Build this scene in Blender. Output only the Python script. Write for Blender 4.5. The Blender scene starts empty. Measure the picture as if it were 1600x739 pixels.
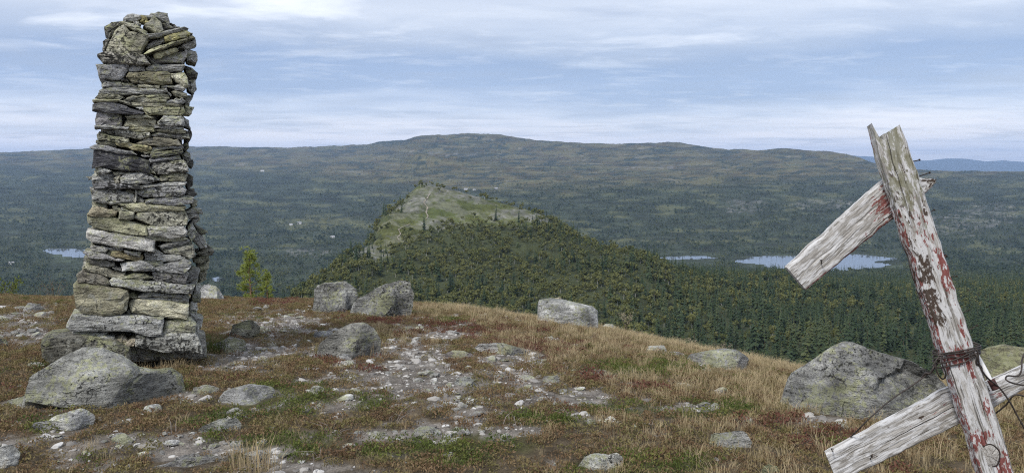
import bpy, bmesh, math, random
import numpy as np
from mathutils import Vector, Matrix

random.seed(7)
RNG = np.random.default_rng(7)
scene = bpy.context.scene
COL = scene.collection

# ------------------------------------------------------------------ camera, world, sun, exposure
F = 1331.0            # focal length in photograph pixels (1600 wide)
HZ = 255.0            # eye-level row in the photograph
EYE = 1.65
cam = bpy.data.cameras.new('camera'); camo = bpy.data.objects.new('camera', cam); COL.objects.link(camo)
cam.sensor_width = 36.0; cam.lens = 36.0 * F / 1600.0
cam.shift_y = -(369.5 - HZ) / 1600.0
cam.clip_start = 0.05; cam.clip_end = 90000.0
camo.location = (0, 0, EYE); camo.rotation_euler = (math.radians(90), 0, 0)
scene.camera = camo

TO_SUN = Vector((-0.42, -0.68, 0.78)).normalized()
sun = bpy.data.lights.new('sun', 'SUN'); suno = bpy.data.objects.new('sun', sun); COL.objects.link(suno)
sun.energy = 1.5; sun.angle = math.radians(12); sun.color = (1.0, 0.955, 0.89)
suno.rotation_euler = TO_SUN.to_track_quat('Z', 'Y').to_euler()

world = bpy.data.worlds.new('World'); scene.world = world; world.use_nodes = True
wt = world.node_tree; wt.nodes.clear()
def W(t, **kw):
    n = wt.nodes.new(t)
    for k, v in kw.items(): setattr(n, k, v)
    return n
def wm(op, a, b=None, c=None, clamp=False):
    n = W('ShaderNodeMath', operation=op, use_clamp=clamp)
    for i, v in enumerate((a, b, c)):
        if v is None: continue
        if isinstance(v, (int, float)): n.inputs[i].default_value = v
        else: wt.links.new(v, n.inputs[i])
    return n.outputs[0]
def ramp(nt, fac, stops, interp='LINEAR'):
    r = nt.nodes.new('ShaderNodeValToRGB'); r.color_ramp.interpolation = interp
    els = r.color_ramp.elements
    while len(els) < len(stops): els.new(0.5)
    for e, (p, c) in zip(els, stops):
        e.position = p; e.color = (c[0], c[1], c[2], 1)
    nt.links.new(fac, r.inputs[0])
    return r.outputs[0]
sky = W('ShaderNodeTexSky', sky_type='NISHITA', sun_disc=False)
sky.sun_elevation = math.asin(TO_SUN.z); sky.sun_rotation = math.atan2(TO_SUN.x, TO_SUN.y)
sky.altitude = 900; sky.air_density = 1.2; sky.dust_density = 1.0; sky.ozone_density = 1.5
tc = W('ShaderNodeTexCoord'); sep = W('ShaderNodeSeparateXYZ'); wt.links.new(tc.outputs['Generated'], sep.inputs[0])
dz = wm('MAXIMUM', sep.outputs[2], 0.0)
den = wm('ADD', dz, 0.055)
cmb = W('ShaderNodeCombineXYZ')
wt.links.new(wm('DIVIDE', sep.outputs[0], den), cmb.inputs[0])
wt.links.new(wm('DIVIDE', sep.outputs[1], den), cmb.inputs[1])
def wnoise(scale, detail, rough, off, sx=1.0, sy=1.0, dist=0.0):
    m = W('ShaderNodeMapping'); m.inputs['Location'].default_value = off; m.inputs['Scale'].default_value = (sx, sy, 1)
    wt.links.new(cmb.outputs[0], m.inputs[0])
    n = W('ShaderNodeTexNoise'); n.inputs['Scale'].default_value = scale; n.inputs['Detail'].default_value = detail
    n.inputs['Roughness'].default_value = rough; n.inputs['Distortion'].default_value = dist
    wt.links.new(m.outputs[0], n.inputs['Vector']); return n.outputs[0]
n_big = wnoise(0.33, 4, 0.5, (3.1, 1.7, 0))
n_mid = wnoise(0.9, 7, 0.58, (11.3, 4.2, 0), 0.75, 1.0, 0.25)
n_fin = wnoise(1.6, 7, 0.6, (1.3, 9.2, 0), 0.8, 1.0, 0.5)
# slope of the elevation, wobbled by the big noise, through the sequence of cloud decks in view
el = wm('ADD', dz, wm('MULTIPLY', wm('SUBTRACT', n_big, 0.5), 0.085))
el = wm('ADD', el, wm('MULTIPLY', wm('SUBTRACT', n_mid, 0.5), 0.055))
el2 = wm('MULTIPLY', el, 4.0, None, True)
deck = ramp(wt, el2, [(0.0, (0.66, 0.64, 0.67)), (0.10, (0.62, 0.62, 0.69)), (0.22, (0.41, 0.455, 0.57)), (0.36, (0.22, 0.285, 0.435)),
                      (0.47, (0.20, 0.26, 0.40)), (0.56, (0.30, 0.345, 0.45)), (0.68, (0.45, 0.48, 0.55)), (0.85, (0.35, 0.385, 0.47)), (1.0, (0.54, 0.57, 0.64))])
hi = wm('MULTIPLY', wm('SUBTRACT', n_mid, 0.54), 6.0, None, True)
hi = wm('MULTIPLY', hi, wm('MULTIPLY', wm('SUBTRACT', dz, 0.085), 16.0, None, True))
mix1 = W('ShaderNodeMix', data_type='RGBA'); wt.links.new(wm('MULTIPLY', hi, 0.75), mix1.inputs[0]); wt.links.new(deck, mix1.inputs[6]); mix1.inputs[7].default_value = (0.74, 0.75, 0.79, 1)
lo = wm('MULTIPLY', wm('SUBTRACT', 0.495, wm('ADD', wm('MULTIPLY', n_fin, 0.5), wm('MULTIPLY', wnoise(0.75, 6, 0.6, (21.3, 14.2, 0), 0.6, 1.0, 0.5), 0.5))), 7.0, None, True)
mix2 = W('ShaderNodeMix', data_type='RGBA'); wt.links.new(wm('MULTIPLY', lo, 0.55), mix2.inputs[0]); wt.links.new(mix1.outputs[2], mix2.inputs[6]); mix2.inputs[7].default_value = (0.25, 0.29, 0.39, 1)
n_ult = wnoise(3.2, 7, 0.62, (7.3, 2.2, 0), 0.75, 1.0, 0.6)
li = wm('MULTIPLY', wm('SUBTRACT', wm('ADD', wm('MULTIPLY', n_fin, 0.6), wm('MULTIPLY', n_ult, 0.4)), 0.52), 5.0, None, True)
mixL = W('ShaderNodeMix', data_type='RGBA'); wt.links.new(wm('MULTIPLY', li, 0.36), mixL.inputs[0]); wt.links.new(mix2.outputs[2], mixL.inputs[6]); mixL.inputs[7].default_value = (0.66, 0.67, 0.71, 1)
mix2 = mixL
nsk = W('ShaderNodeMix', data_type='RGBA', blend_type='MULTIPLY'); nsk.inputs[0].default_value = 1.0
wt.links.new(sky.outputs[0], nsk.inputs[6]); nsk.inputs[7].default_value = (0.10, 0.10, 0.10, 1)
mix3 = W('ShaderNodeMix', data_type='RGBA'); mix3.inputs[0].default_value = 0.86
wt.links.new(nsk.outputs[2], mix3.inputs[6]); wt.links.new(mix2.outputs[2], mix3.inputs[7])
bg = W('ShaderNodeBackground'); bg.inputs[1].default_value = 0.86
wt.links.new(mix3.outputs[2], bg.inputs[0])
wo = W('ShaderNodeOutputWorld'); wt.links.new(bg.outputs[0], wo.inputs[0])

vs = scene.view_settings
vs.view_transform = 'Standard'; vs.look = 'None'; vs.gamma = 1.0; vs.exposure = 1.02; vs.use_curve_mapping = False
scene.cycles.max_bounces = 6; scene.cycles.diffuse_bounces = 3; scene.cycles.volume_bounces = 0
scene.cycles.transparent_max_bounces = 6
scene.cycles.use_denoising = False
scene.cycles.filter_width = 1.15

# ------------------------------------------------------------------ helpers
def tag(o, label=None, cat=None, group=None, kind=None):
    if label: o['label'] = label
    if cat: o['category'] = cat
    if group: o['group'] = group
    if kind: o['kind'] = kind
    return o
def mesh_obj(name, verts, faces, mat=None, parent=None, smooth=False, link=True):
    me = bpy.data.meshes.new(name)
    me.from_pydata([tuple(v) for v in verts], [], [tuple(f) for f in faces]); me.update()
    if smooth: me.polygons.foreach_set('use_smooth', [True] * len(me.polygons))
    o = bpy.data.objects.new(name, me)
    if mat: me.materials.append(mat)
    if link: COL.objects.link(o)
    if parent: o.parent = parent
    return o
def grid_mesh(name, V, nu, nv, mat, col=None, smooth=True):
    """V: (nu*nv,3) array laid out row by row"""
    me = bpy.data.meshes.new(name)
    iu, iv = np.meshgrid(np.arange(nu - 1), np.arange(nv - 1), indexing='ij')
    a = (iu * nv + iv).ravel(); q = np.stack([a, a + nv, a + nv + 1, a + 1], 1)
    n = len(q)
    me.vertices.add(len(V)); me.vertices.foreach_set('co', np.ascontiguousarray(V, np.float32).ravel())
    me.loops.add(n * 4); me.loops.foreach_set('vertex_index', q.astype(np.int32).ravel())
    me.polygons.add(n); me.polygons.foreach_set('loop_start', np.arange(0, n * 4, 4, dtype=np.int32))
    me.polygons.foreach_set('loop_total', np.full(n, 4, np.int32))
    me.update(calc_edges=True)
    if smooth: me.polygons.foreach_set('use_smooth', np.ones(n, bool))
    if col is not None:
        at = me.attributes.new('Col', 'FLOAT_COLOR', 'POINT')
        c4 = np.ones((len(V), 4), np.float32); c4[:, :3] = col
        at.data.foreach_set('color', c4.ravel())
    me.materials.append(mat)
    o = bpy.data.objects.new(name, me); COL.objects.link(o)
    return o
def empty(name, loc):
    o = bpy.data.objects.new(name, None); o.location = loc; o.empty_display_size = 0.1; COL.objects.link(o); return o

_perm = np.random.default_rng(3).permutation(256).astype(np.int64); _perm = np.concatenate([_perm, _perm, _perm])
_g = np.random.default_rng(4).normal(size=(256, 3)); _g /= np.linalg.norm(_g, axis=1)[:, None]; _g0, _g1, _g2 = (np.ascontiguousarray(_g[:, i]) for i in range(3))
def pn(x, y, z=0.0):
    x = np.asarray(x, float); y = np.asarray(y, float); zs = np.ndim(z) == 0
    z = np.asarray(z, float)
    xf = np.floor(x); yf = np.floor(y); zf = np.floor(z)
    fx = x - xf; fy = y - yf; fz = z - zf
    xi = xf.astype(np.int64) & 255; yi = yf.astype(np.int64) & 255; zi = zf.astype(np.int64) & 255
    u = fx * fx * fx * (fx * (fx * 6 - 15) + 10); v = fy * fy * fy * (fy * (fy * 6 - 15) + 10); w = fz * fz * fz * (fz * (fz * 6 - 15) + 10)
    r = 0
    for dx in (0, 1):
        px_ = _perm[xi + dx]; ux = u if dx else 1 - u; ax = fx - dx
        for dy in (0, 1):
            pxy = _perm[px_ + yi + dy]; uxy = ux * (v if dy else 1 - v); ay = fy - dy
            for dzz in (0, 1):
                ww = w if dzz else 1 - w
                if zs and float(ww) < 1e-9: continue
                h = _perm[pxy + zi + dzz]
                r = r + (_g0[h] * ax + _g1[h] * ay + _g2[h] * (fz - dzz)) * (uxy * ww)
    return r * 1.4
def fbm(x, y, z=0.0, oct=4, rough=0.5):
    s = 0; a = 1.0; f = 1.0; t = 0
    for i in range(oct):
        s = s + a * pn(np.asarray(x) * f + 17.3 * i, np.asarray(y) * f + 5.1 * i, np.asarray(z) * f); t += a; a *= rough; f *= 2.03
    return s / t
def P(px, py, Y):
    return Vector(((px - 800) / F * Y, Y, EYE - (py - HZ) / F * Y))
def sstep(a, b, x): t = np.clip((x - a) / (b - a), 0, 1); return t * t * (3 - 2 * t)
def in_poly(px, py, poly):
    px = np.asarray(px); py = np.asarray(py); r = np.zeros(px.shape, bool); n = len(poly)
    for i in range(n):
        x0, y0 = poly[i]; x1, y1 = poly[(i + 1) % n]
        if y0 == y1: continue
        c = ((y0 > py) != (y1 > py)) & (px < (x1 - x0) * (py - y0) / (y1 - y0) + x0)
        r ^= c
    return r
def blobs(px, py, lst, nz=0.0):
    """soft union of ellipses"""
    m = np.zeros(np.shape(px))
    for (cx, cy, rx, ry) in lst:
        d = ((px - cx) / rx) ** 2 + ((py - cy) / ry) ** 2 + nz
        m = np.maximum(m, 1 - sstep(0.35, 1.25, d))
    return m

# ------------------------------------------------------------------ materials
class NT:
    def __init__(s, name):
        s.m = bpy.data.materials.new(name); s.m.use_nodes = True; s.t = s.m.node_tree; s.t.nodes.clear()
        s.out = s.t.nodes.new('ShaderNodeOutputMaterial'); s.b = s.t.nodes.new('ShaderNodeBsdfPrincipled')
        s.t.links.new(s.b.outputs[0], s.out.inputs[0])
    def n(s, t, **kw):
        n = s.t.nodes.new(t)
        for k, v in kw.items(): setattr(n, k, v)
        return n
    def L(s, a, b): s.t.links.new(a, b)
    def set(s, sock, v):
        if hasattr(v, 'is_output') or isinstance(v, bpy.types.NodeSocket): s.L(v, sock)
        else: sock.default_value = v if not (isinstance(v, tuple) and len(v) == 3 and len(sock.default_value) == 4) else (*v, 1)
    def math(s, op, a, b=0.0, c=0.0, clamp=False):
        n = s.n('ShaderNodeMath', operation=op, use_clamp=clamp)
        for i, v in enumerate((a, b, c)): s.set(n.inputs[i], v)
        return n.outputs[0]
    def mix(s, f, a, b, mode='MIX'):
        n = s.n('ShaderNodeMix', data_type='RGBA', blend_type=mode)
        s.set(n.inputs[0], f); s.set(n.inputs[6], a); s.set(n.inputs[7], b); return n.outputs[2]
    def noise(s, vec, scale, detail=4, rough=0.55, dist=0.0):
        n = s.n('ShaderNodeTexNoise'); n.inputs['Scale'].default_value = scale; n.inputs['Detail'].default_value = detail
        n.inputs['Roughness'].default_value = rough; n.inputs['Distortion'].default_value = dist
        if vec is not None: s.L(vec, n.inputs['Vector'])
        return n.outputs[0]
    def mapr(s, v, a, b, c=0.0, d=1.0):
        n = s.n('ShaderNodeMapRange'); s.set(n.inputs[0], v)
        for i, k in enumerate((a, b, c, d)): s.set(n.inputs[i + 1], k)
        return n.outputs[0]
    def vadd(s, a, b):
        n = s.n('ShaderNodeVectorMath', operation='ADD'); s.set(n.inputs[0], a); s.set(n.inputs[1], b); return n.outputs[0]
    def vmul(s, a, b):
        n = s.n('ShaderNodeVectorMath', operation='MULTIPLY'); s.set(n.inputs[0], a); s.set(n.inputs[1], b); return n.outputs[0]
    def bump(s, h, strength, dist):
        n = s.n('ShaderNodeBump'); n.inputs['Strength'].default_value = strength; n.inputs['Distance'].default_value = dist
        s.L(h, n.inputs['Height']); s.L(n.outputs[0], s.b.inputs['Normal'])

def stone_material(name, k=1.0, fol=3.0, ly=0.0, crack=3.0):
    m = NT(name)
    geo = m.n('ShaderNodeNewGeometry'); oi = m.n('ShaderNodeObjectInfo')
    r3 = m.vmul(m.n('ShaderNodeCombineXYZ').outputs[0], (1, 1, 1))
    cm = m.n('ShaderNodeCombineXYZ')
    m.L(m.math('MULTIPLY', oi.outputs['Random'], 37.0), cm.inputs[0]); m.L(m.math('MULTIPLY', oi.outputs['Random'], 91.0), cm.inputs[1]); m.L(m.math('MULTIPLY', oi.outputs['Random'], 13.0), cm.inputs[2])
    p = m.vadd(geo.outputs['Position'], cm.outputs[0])
    ps = m.vmul(p, (1.0, 1.0, fol))
    a = oi.outputs['Alpha']     # how mottled with dark lichen this stone is
    n1 = m.noise(ps, 9 * k, 5, 0.6); n2 = m.noise(ps, 42 * k, 4, 0.65); n3 = m.noise(p, 150 * k, 2, 0.6)
    v = m.math('ADD', m.mapr(n1, 0.3, 0.7, 0.45, 1.35), m.mapr(n2, 0.3, 0.7, -0.38, 0.38))
    v = m.math('ADD', v, m.mapr(n3, 0.3, 0.7, -0.16, 0.16))
    cc = m.n('ShaderNodeCombineColor')
    for i in range(3): m.L(v, cc.inputs[i])
    col = m.mix(1.0, oi.outputs['Color'], cc.outputs[0], 'MULTIPLY')
    pale = m.mapr(m.noise(m.vadd(p, (5.2, 1.1, 7.7)), 13 * k, 5, 0.65), 0.53, 0.62, 0.0, 0.55)
    col = m.mix(pale, col, (0.44, 0.44, 0.39, 1))
    up = m.n('ShaderNodeSeparateXYZ'); m.L(geo.outputs['Normal'], up.inputs[0])
    upm = m.mapr(up.outputs[2], -0.1, 0.7, 0.0, 0.10)
    yl = m.math('ADD', m.noise(m.vadd(p, (1.7, 8.3, 2.9)), 22 * k, 6, 0.72), m.math('ADD', upm, m.mapr(m.noise(m.vadd(p, (4.4, 0.3, 6.9)), 3.5, 2, 0.5), 0.35, 0.65, -0.13, 0.06)))
    col = m.mix(m.mapr(yl, 0.555 + ly, 0.64 + ly, 0.0, 0.65), col, (0.37, 0.38, 0.20, 1))
    bl = m.math('ADD', m.noise(m.vadd(p, (9.7, 3.3, 4.9)), 34 * k, 5, 0.7), m.math('ADD', m.mapr(a, 0.0, 1.0, -0.09, 0.085), m.mapr(m.noise(m.vadd(p, (0.4, 2.3, 1.9)), 4.0, 2, 0.5), 0.35, 0.65, -0.06, 0.06)))
    col = m.mix(m.mapr(bl, 0.575, 0.625, 0.0, 0.90), col, (0.022, 0.022, 0.02, 1))
    big = m.noise(m.vadd(p, (2.2, 6.1, 3.7)), 2.6 * k, 3, 0.5)
    cb = m.n('ShaderNodeCombineColor')
    for i in range(3): m.L(m.math('MULTIPLY', m.mapr(big, 0.35, 0.65, 0.58, 1.32), m.mapr(m.noise(m.vmul(p, (1.5, 1.5, 16.0)), 2.2 * k, 4, 0.6), 0.35, 0.65, 0.78, 1.2)), cb.inputs[i])
    col = m.mix(1.0, col, cb.outputs[0], 'MULTIPLY')
    vo = m.n('ShaderNodeTexVoronoi', feature='DISTANCE_TO_EDGE'); vo.inputs['Scale'].default_value = crack
    wv_ = m.n('ShaderNodeTexNoise'); wv_.inputs['Scale'].default_value = 5.0; wv_.inputs['Detail'].default_value = 4; m.L(p, wv_.inputs['Vector'])
    m.L(m.vadd(m.vmul(p, (1.0, 1.0, 1.9)), m.vmul(wv_.outputs['Color'], (0.35, 0.35, 0.35))), vo.inputs['Vector'])
    ckm = m.math('MULTIPLY', m.mapr(vo.outputs['Distance'], 0.0, 0.022, 1.0, 0.0), m.mapr(m.noise(m.vadd(p, (3.2, 3.1, 0.7)), 4.0, 2, 0.5), 0.52, 0.62, 0.0, 0.55))
    col = m.mix(ckm, col, (0.03, 0.03, 0.028, 1))
    m.L(col, m.b.inputs['Base Color']); m.b.inputs['Roughness'].default_value = 0.92
    m.b.inputs['Specular IOR Level'].default_value = 0.25
    fl = m.noise(m.vmul(p, (3.0, 3.0, 26.0)), 2.2 * k, 4, 0.6)
    h = m.math('ADD', m.math('MULTIPLY', n2, 1.0), m.math('ADD', m.math('MULTIPLY', n1, 1.5), m.math('ADD', m.math('MULTIPLY', n3, 0.35), m.math('SUBTRACT', m.math('MULTIPLY', fl, 0.9), m.math('MULTIPLY', ckm, 1.2)))))
    m.bump(h, 1.0, 0.034 / k)
    return m.m
M_stone = stone_material('cairn_stone', 1.0, 2.0)
M_rock = stone_material('boulder_rock', 1.2, 2.2, -0.01)

def leaf_material(name, c1, c2, c3=None, rough=0.7, trans=0.25, stand=0.0):
    m = NT(name); oi = m.n('ShaderNodeObjectInfo'); geo = m.n('ShaderNodeNewGeometry')
    r = m.noise(geo.outputs['Position'], 3.0, 2)
    f = m.math('ADD', m.math('MULTIPLY', oi.outputs['Random'], 0.75), m.mapr(r, 0.3, 0.7, 0.0, 0.25))
    if stand: f = m.math('ADD', m.math('MULTIPLY', f, 0.7), m.mapr(m.noise(geo.outputs['Position'], stand, 4, 0.6), 0.35, 0.65, -0.15, 0.45))
    st = [(0.0, c1), (0.8, c2)]
    if c3: st = [(0.0, c1), (0.55, c2), (0.95, c3)]
    col = ramp(m.t, f, st)
    m.L(col, m.b.inputs['Base Color']); m.b.inputs['Roughness'].default_value = rough
    m.b.inputs['Specular IOR Level'].default_value = 0.2
    if trans:
        tr = m.n('ShaderNodeBsdfTranslucent'); m.L(col, tr.inputs[0])
        mx = m.n('ShaderNodeMixShader'); mx.inputs[0].default_value = trans
        m.L(m.b.outputs[0], mx.inputs[1]); m.L(tr.outputs[0], mx.inputs[2]); m.L(mx.outputs[0], m.out.inputs[0])
    return m.m
M_straw = leaf_material('straw_grass', (0.30, 0.23, 0.13), (0.47, 0.38, 0.23), (0.25, 0.205, 0.105))
M_brown = leaf_material('brown_heather', (0.125, 0.078, 0.045), (0.21, 0.14, 0.078), (0.19, 0.155, 0.075))
M_red = leaf_material('red_leaves', (0.105, 0.045, 0.034), (0.155, 0.065, 0.046), (0.145, 0.085, 0.05))
M_green = leaf_material('green_crowberry', (0.055, 0.080, 0.020), (0.105, 0.130, 0.032), (0.15, 0.155, 0.04))
M_olive = leaf_material('olive_heath', (0.12, 0.11, 0.042), (0.19, 0.165, 0.068), (0.20, 0.145, 0.065))
M_spruce = leaf_material('spruce_needles', (0.020, 0.036, 0.018), (0.045, 0.068, 0.030), (0.085, 0.10, 0.04), trans=0.15, stand=0.03)
M_birch = leaf_material('birch_leaves', (0.085, 0.105, 0.034), (0.145, 0.150, 0.050), (0.150, 0.155, 0.055), trans=0.3, stand=0.03)
M_pine = leaf_material('pine_needles', (0.20, 0.25, 0.055), (0.30, 0.33, 0.08), trans=0.35)
M_farspruce = leaf_material('far_trees', (0.018, 0.034, 0.020), (0.050, 0.070, 0.034), (0.105, 0.115, 0.048), trans=0.1, stand=0.008)
def plain(name, c, rough=0.8, nz=0.25, sc=8.0, metal=0.0):
    m = NT(name); geo = m.n('ShaderNodeNewGeometry')
    n = m.noise(geo.outputs['Position'], sc, 4)
    cc = m.n('ShaderNodeCombineColor'); v = m.mapr(n, 0.3, 0.7, 1 - nz, 1 + nz)
    for i in range(3): m.L(v, cc.inputs[i])
    m.L(m.mix(1.0, (*c, 1), cc.outputs[0], 'MULTIPLY'), m.b.inputs['Base Color'])
    m.b.inputs['Roughness'].default_value = rough; m.b.inputs['Metallic'].default_value = metal
    return m.m
M_bark = plain('bark', (0.10, 0.075, 0.05)); M_birchbark = plain('birch_bark', (0.35, 0.34, 0.31)); M_pinebark = plain('pine_bark', (0.17, 0.10, 0.055))
M_wire = plain('rusty_wire', (0.055, 0.045, 0.04), 0.6, 0.5, 60.0, 0.6)
M_nail = plain('rusty_nail', (0.04, 0.03, 0.025), 0.7, 0.4, 80.0, 0.5)
M_white = plain('white_paint', (0.75, 0.75, 0.73)); M_roof = plain('cabin_roof', (0.30, 0.30, 0.31)); M_pathm = plain('worn_path', (0.22, 0.195, 0.15), 0.95, 0.35, 0.6)

def attr_ground(name, fine, mid, bump_d, k=(0.45, 0.3)):
    m = NT(name); geo = m.n('ShaderNodeNewGeometry'); at = m.n('ShaderNodeAttribute', attribute_name='Col')
    n1 = m.noise(geo.outputs['Position'], mid, 5, 0.6); n2 = m.noise(geo.outputs['Position'], fine, 4, 0.65)
    v = m.math('ADD', m.mapr(n1, 0.3, 0.7, 1 - k[0], 1 + k[0]), m.mapr(n2, 0.3, 0.7, -k[1], k[1]))
    cc = m.n('ShaderNodeCombineColor')
    for i in range(3): m.L(v, cc.inputs[i])
    m.L(m.mix(1.0, at.outputs['Color'], cc.outputs[0], 'MULTIPLY'), m.b.inputs['Base Color'])
    m.b.inputs['Roughness'].default_value = 0.95; m.b.inputs['Specular IOR Level'].default_value = 0.1
    m.bump(m.math('ADD', n1, n2), 0.8, bump_d)
    return m.m
M_ground = attr_ground('hilltop_soil', 55.0, 7.0, 0.03)
M_terrain = attr_ground('terrain_cover', 0.35, 0.04, 1.5, (0.30, 0.35))
m = NT('lake_water'); m.b.inputs['Base Color'].default_value = (0.09, 0.10, 0.11, 1); m.b.inputs['Roughness'].default_value = 0.08; m.b.inputs['IOR'].default_value = 2.8
geo = m.n('ShaderNodeNewGeometry'); m.bump(m.noise(geo.outputs['Position'], 0.25, 3), 0.02, 0.3)
M_water = m.m

# ------------------------------------------------------------------ valley terrain, far hills
COLS = {  # photograph column -> [(distance, row)]; first entries given as ('z', height)
 -500: [(20,'z',-4),(60,'z',-22),(150,'z',-62),(300,'z',-100),(700,525),(1000,465),(1300,424),(1450,404),(1640,388),(2000,360),(2600,325),(3300,295),(4200,270),(5200,255),(6500,245),(9000,262)],
 0: [(20,'z',-4),(60,'z',-22),(150,'z',-62),(300,'z',-100),(700,525),(1000,462),(1300,424),(1450,404),(1640,386),(2000,357),(2600,322),(3300,290),(4200,268),(5200,250),(6500,239),(9000,262)],
 250: [(20,'z',-4),(60,'z',-22),(150,'z',-62),(300,'z',-98),(700,522),(1000,464),(1300,424),(1450,406),(1640,390),(2000,363),(2600,326),(3300,292),(4200,268),(5200,248),(6500,229),(9000,262)],
 430: [(20,'z',-4),(60,'z',-22),(150,'z',-58),(300,'z',-78),(400,482),(500,510),(700,520),(1000,465),(1300,428),(1640,392),(2000,360),(2600,322),(3300,290),(4200,265),(5200,250),(6500,231),(9000,262)],
 500: [(20,'z',-4),(60,'z',-22),(150,'z',-56),(300,'z',-66),(370,470),(430,437),(520,478),(700,510),(1000,465),(1300,426),(1640,392),(2000,358),(2600,320),(3300,288),(4200,264),(5200,248),(6500,230),(9000,262)],
 560: [(20,'z',-4),(60,'z',-22),(150,'z',-54),(300,'z',-62),(380,455),(480,390),(560,425),(700,485),(1000,458),(1300,422),(1640,390),(2000,354),(2600,318),(3300,285),(4200,262),(5200,245),(6500,227),(9000,262)],
 605: [(20,'z',-4),(60,'z',-22),(150,'z',-54),(300,'z',-60),(400,450),(480,388),(565,333),(620,350),(760,455),(1000,450),(1300,415),(1640,386),(2000,352),(2600,315),(3300,283),(4200,258),(5200,236),(6000,221),(9000,262)],
 660: [(20,'z',-4),(60,'z',-22),(150,'z',-54),(300,'z',-60),(400,452),(480,395),(540,352),(600,305),(640,290),(700,302),(850,400),(1000,440),(1300,410),(1640,382),(2000,350),(2600,310),(3300,278),(3800,239),(4300,241),(5200,212),(6500,225),(9000,262)],
 760: [(20,'z',-4),(60,'z',-22),(150,'z',-54),(300,'z',-60),(400,460),(480,405),(540,357),(630,311),(700,325),(850,400),(1000,430),(1300,405),(1640,375),(2000,335),(2300,305),(2800,290),(3300,275),(3800,252),(4400,246),(5200,210),(6500,222),(9000,262)],
 850: [(20,'z',-4),(60,'z',-22),(150,'z',-54),(300,'z',-61),(400,465),(480,412),(560,355),(610,338),(700,372),(850,415),(1000,428),(1300,405),(1640,375),(2000,330),(2300,302),(2800,287),(3300,273),(3800,259),(4400,249),(5200,221),(6500,232),(9000,262)],
 960: [(20,'z',-4),(60,'z',-24),(150,'z',-55),(270,'z',-64),(350,500),(430,443),(530,394),(620,415),(800,432),(1000,428),(1300,413),(1500,396),(1640,381),(2000,332),(2300,303),(2800,287),(3300,273),(4000,256),(5200,226),(6500,235),(9000,262)],
 1060: [(20,'z',-5),(60,'z',-25),(150,'z',-56),(250,'z',-64),(330,523),(430,463),(530,424),(620,432),(800,434),(1000,428),(1320,414),(1450,401),(1640,381),(2000,335),(2300,305),(2800,287),(3300,272),(4000,256),(5200,223),(6500,235),(9000,262)],
 1110: [(20,'z',-5),(60,'z',-25),(150,'z',-56),(250,'z',-65),(330,525),(430,470),(530,438),(620,436),(800,436),(1000,429),(1320,414),(1450,401),(1640,381),(2000,335),(2300,305),(2800,287),(3300,272),(4000,254),(5200,232),(6500,240),(9000,262)],
 1230: [(20,'z',-5),(60,'z',-26),(150,'z',-57),(230,'z',-64),(300,540),(400,490),(500,455),(620,430),(750,445),(900,441),(1100,432),(1300,418),(1480,400),(1640,381),(2000,340),(2400,305),(2800,290),(3300,270),(4000,252),(4600,233),(5200,240),(6500,250),(9000,264)],
 1310: [(20,'z',-5),(60,'z',-26),(150,'z',-57),(230,'z',-65),(300,545),(400,497),(500,464),(650,446),(900,440),(1100,431),(1300,418),(1480,400),(1640,384),(2000,345),(2400,312),(2900,290),(3500,266),(4000,250),(4400,241),(5200,248),(6500,258),(9000,266)],
 1400: [(20,'z',-5),(60,'z',-26),(150,'z',-57),(230,'z',-65),(300,548),(400,500),(500,470),(650,450),(900,440),(1100,431),(1300,418),(1480,401),(1640,386),(2000,350),(2400,318),(2900,294),(3500,277),(4200,266),(5200,269),(6500,273),(9000,273)],
 1600: [(20,'z',-5),(60,'z',-26),(150,'z',-57),(230,'z',-65),(300,550),(400,502),(500,472),(650,452),(900,441),(1100,432),(1300,418),(1480,404),(1640,389),(2000,354),(2400,322),(2900,298),(3500,281),(4200,271),(5200,270),(6500,274),(9000,273)],
 2100: [(20,'z',-5),(60,'z',-26),(150,'z',-57),(230,'z',-65),(300,550),(400,502),(500,472),(650,452),(900,441),(1100,432),(1300,419),(1480,405),(1640,391),(2000,356),(2400,324),(2900,300),(3500,283),(4200,271),(5200,265),(6500,262),(9000,268)],
}
def pchip(xk, yk, x):
    xk = np.asarray(xk, float); yk = np.asarray(yk, float); h = np.diff(xk); d = np.diff(yk, axis=0)
    hs = h.reshape(-1, *([1] * (yk.ndim - 1))); d = d / hs
    m = np.zeros_like(yk); m[0] = d[0]; m[-1] = d[-1]
    w1 = 2 * hs[1:] + hs[:-1]; w2 = hs[1:] + 2 * hs[:-1]
    ok = d[:-1] * d[1:] > 0
    with np.errstate(divide='ignore', invalid='ignore'):
        hm = (w1 + w2) / (w1 / d[:-1] + w2 / d[1:])
    m[1:-1] = np.where(ok, hm, 0)
    x = np.clip(x, xk[0], xk[-1]); i = np.clip(np.searchsorted(xk, x) - 1, 0, len(h) - 1)
    t = ((x - xk[i]) / h[i]).reshape(-1, *([1] * (yk.ndim - 1))); hh = h[i].reshape(t.shape)
    return (yk[i] * (2*t**3 - 3*t**2 + 1) + m[i] * hh * (t**3 - 2*t**2 + t) + yk[i+1] * (-2*t**3 + 3*t**2) + m[i+1] * hh * (t**3 - t**2))
LY0, LY1 = math.log(16.0), math.log(9000.0)
TLN = np.linspace(LY0, LY1, 420); TPX = np.linspace(-500, 2100, 521)
ck = sorted(COLS)
tab = []
for c in ck:
    xs = []; ys = []
    for e in COLS[c]:
        xs.append(math.log(e[0])); ys.append(HZ + F * (EYE - e[2]) / e[0] if e[1] == 'z' else e[1])
    tab.append(pchip(xs, ys, TLN))
TAB = pchip(np.array(ck, float), np.array(tab), TPX)       # rows by column x lnY
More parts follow.
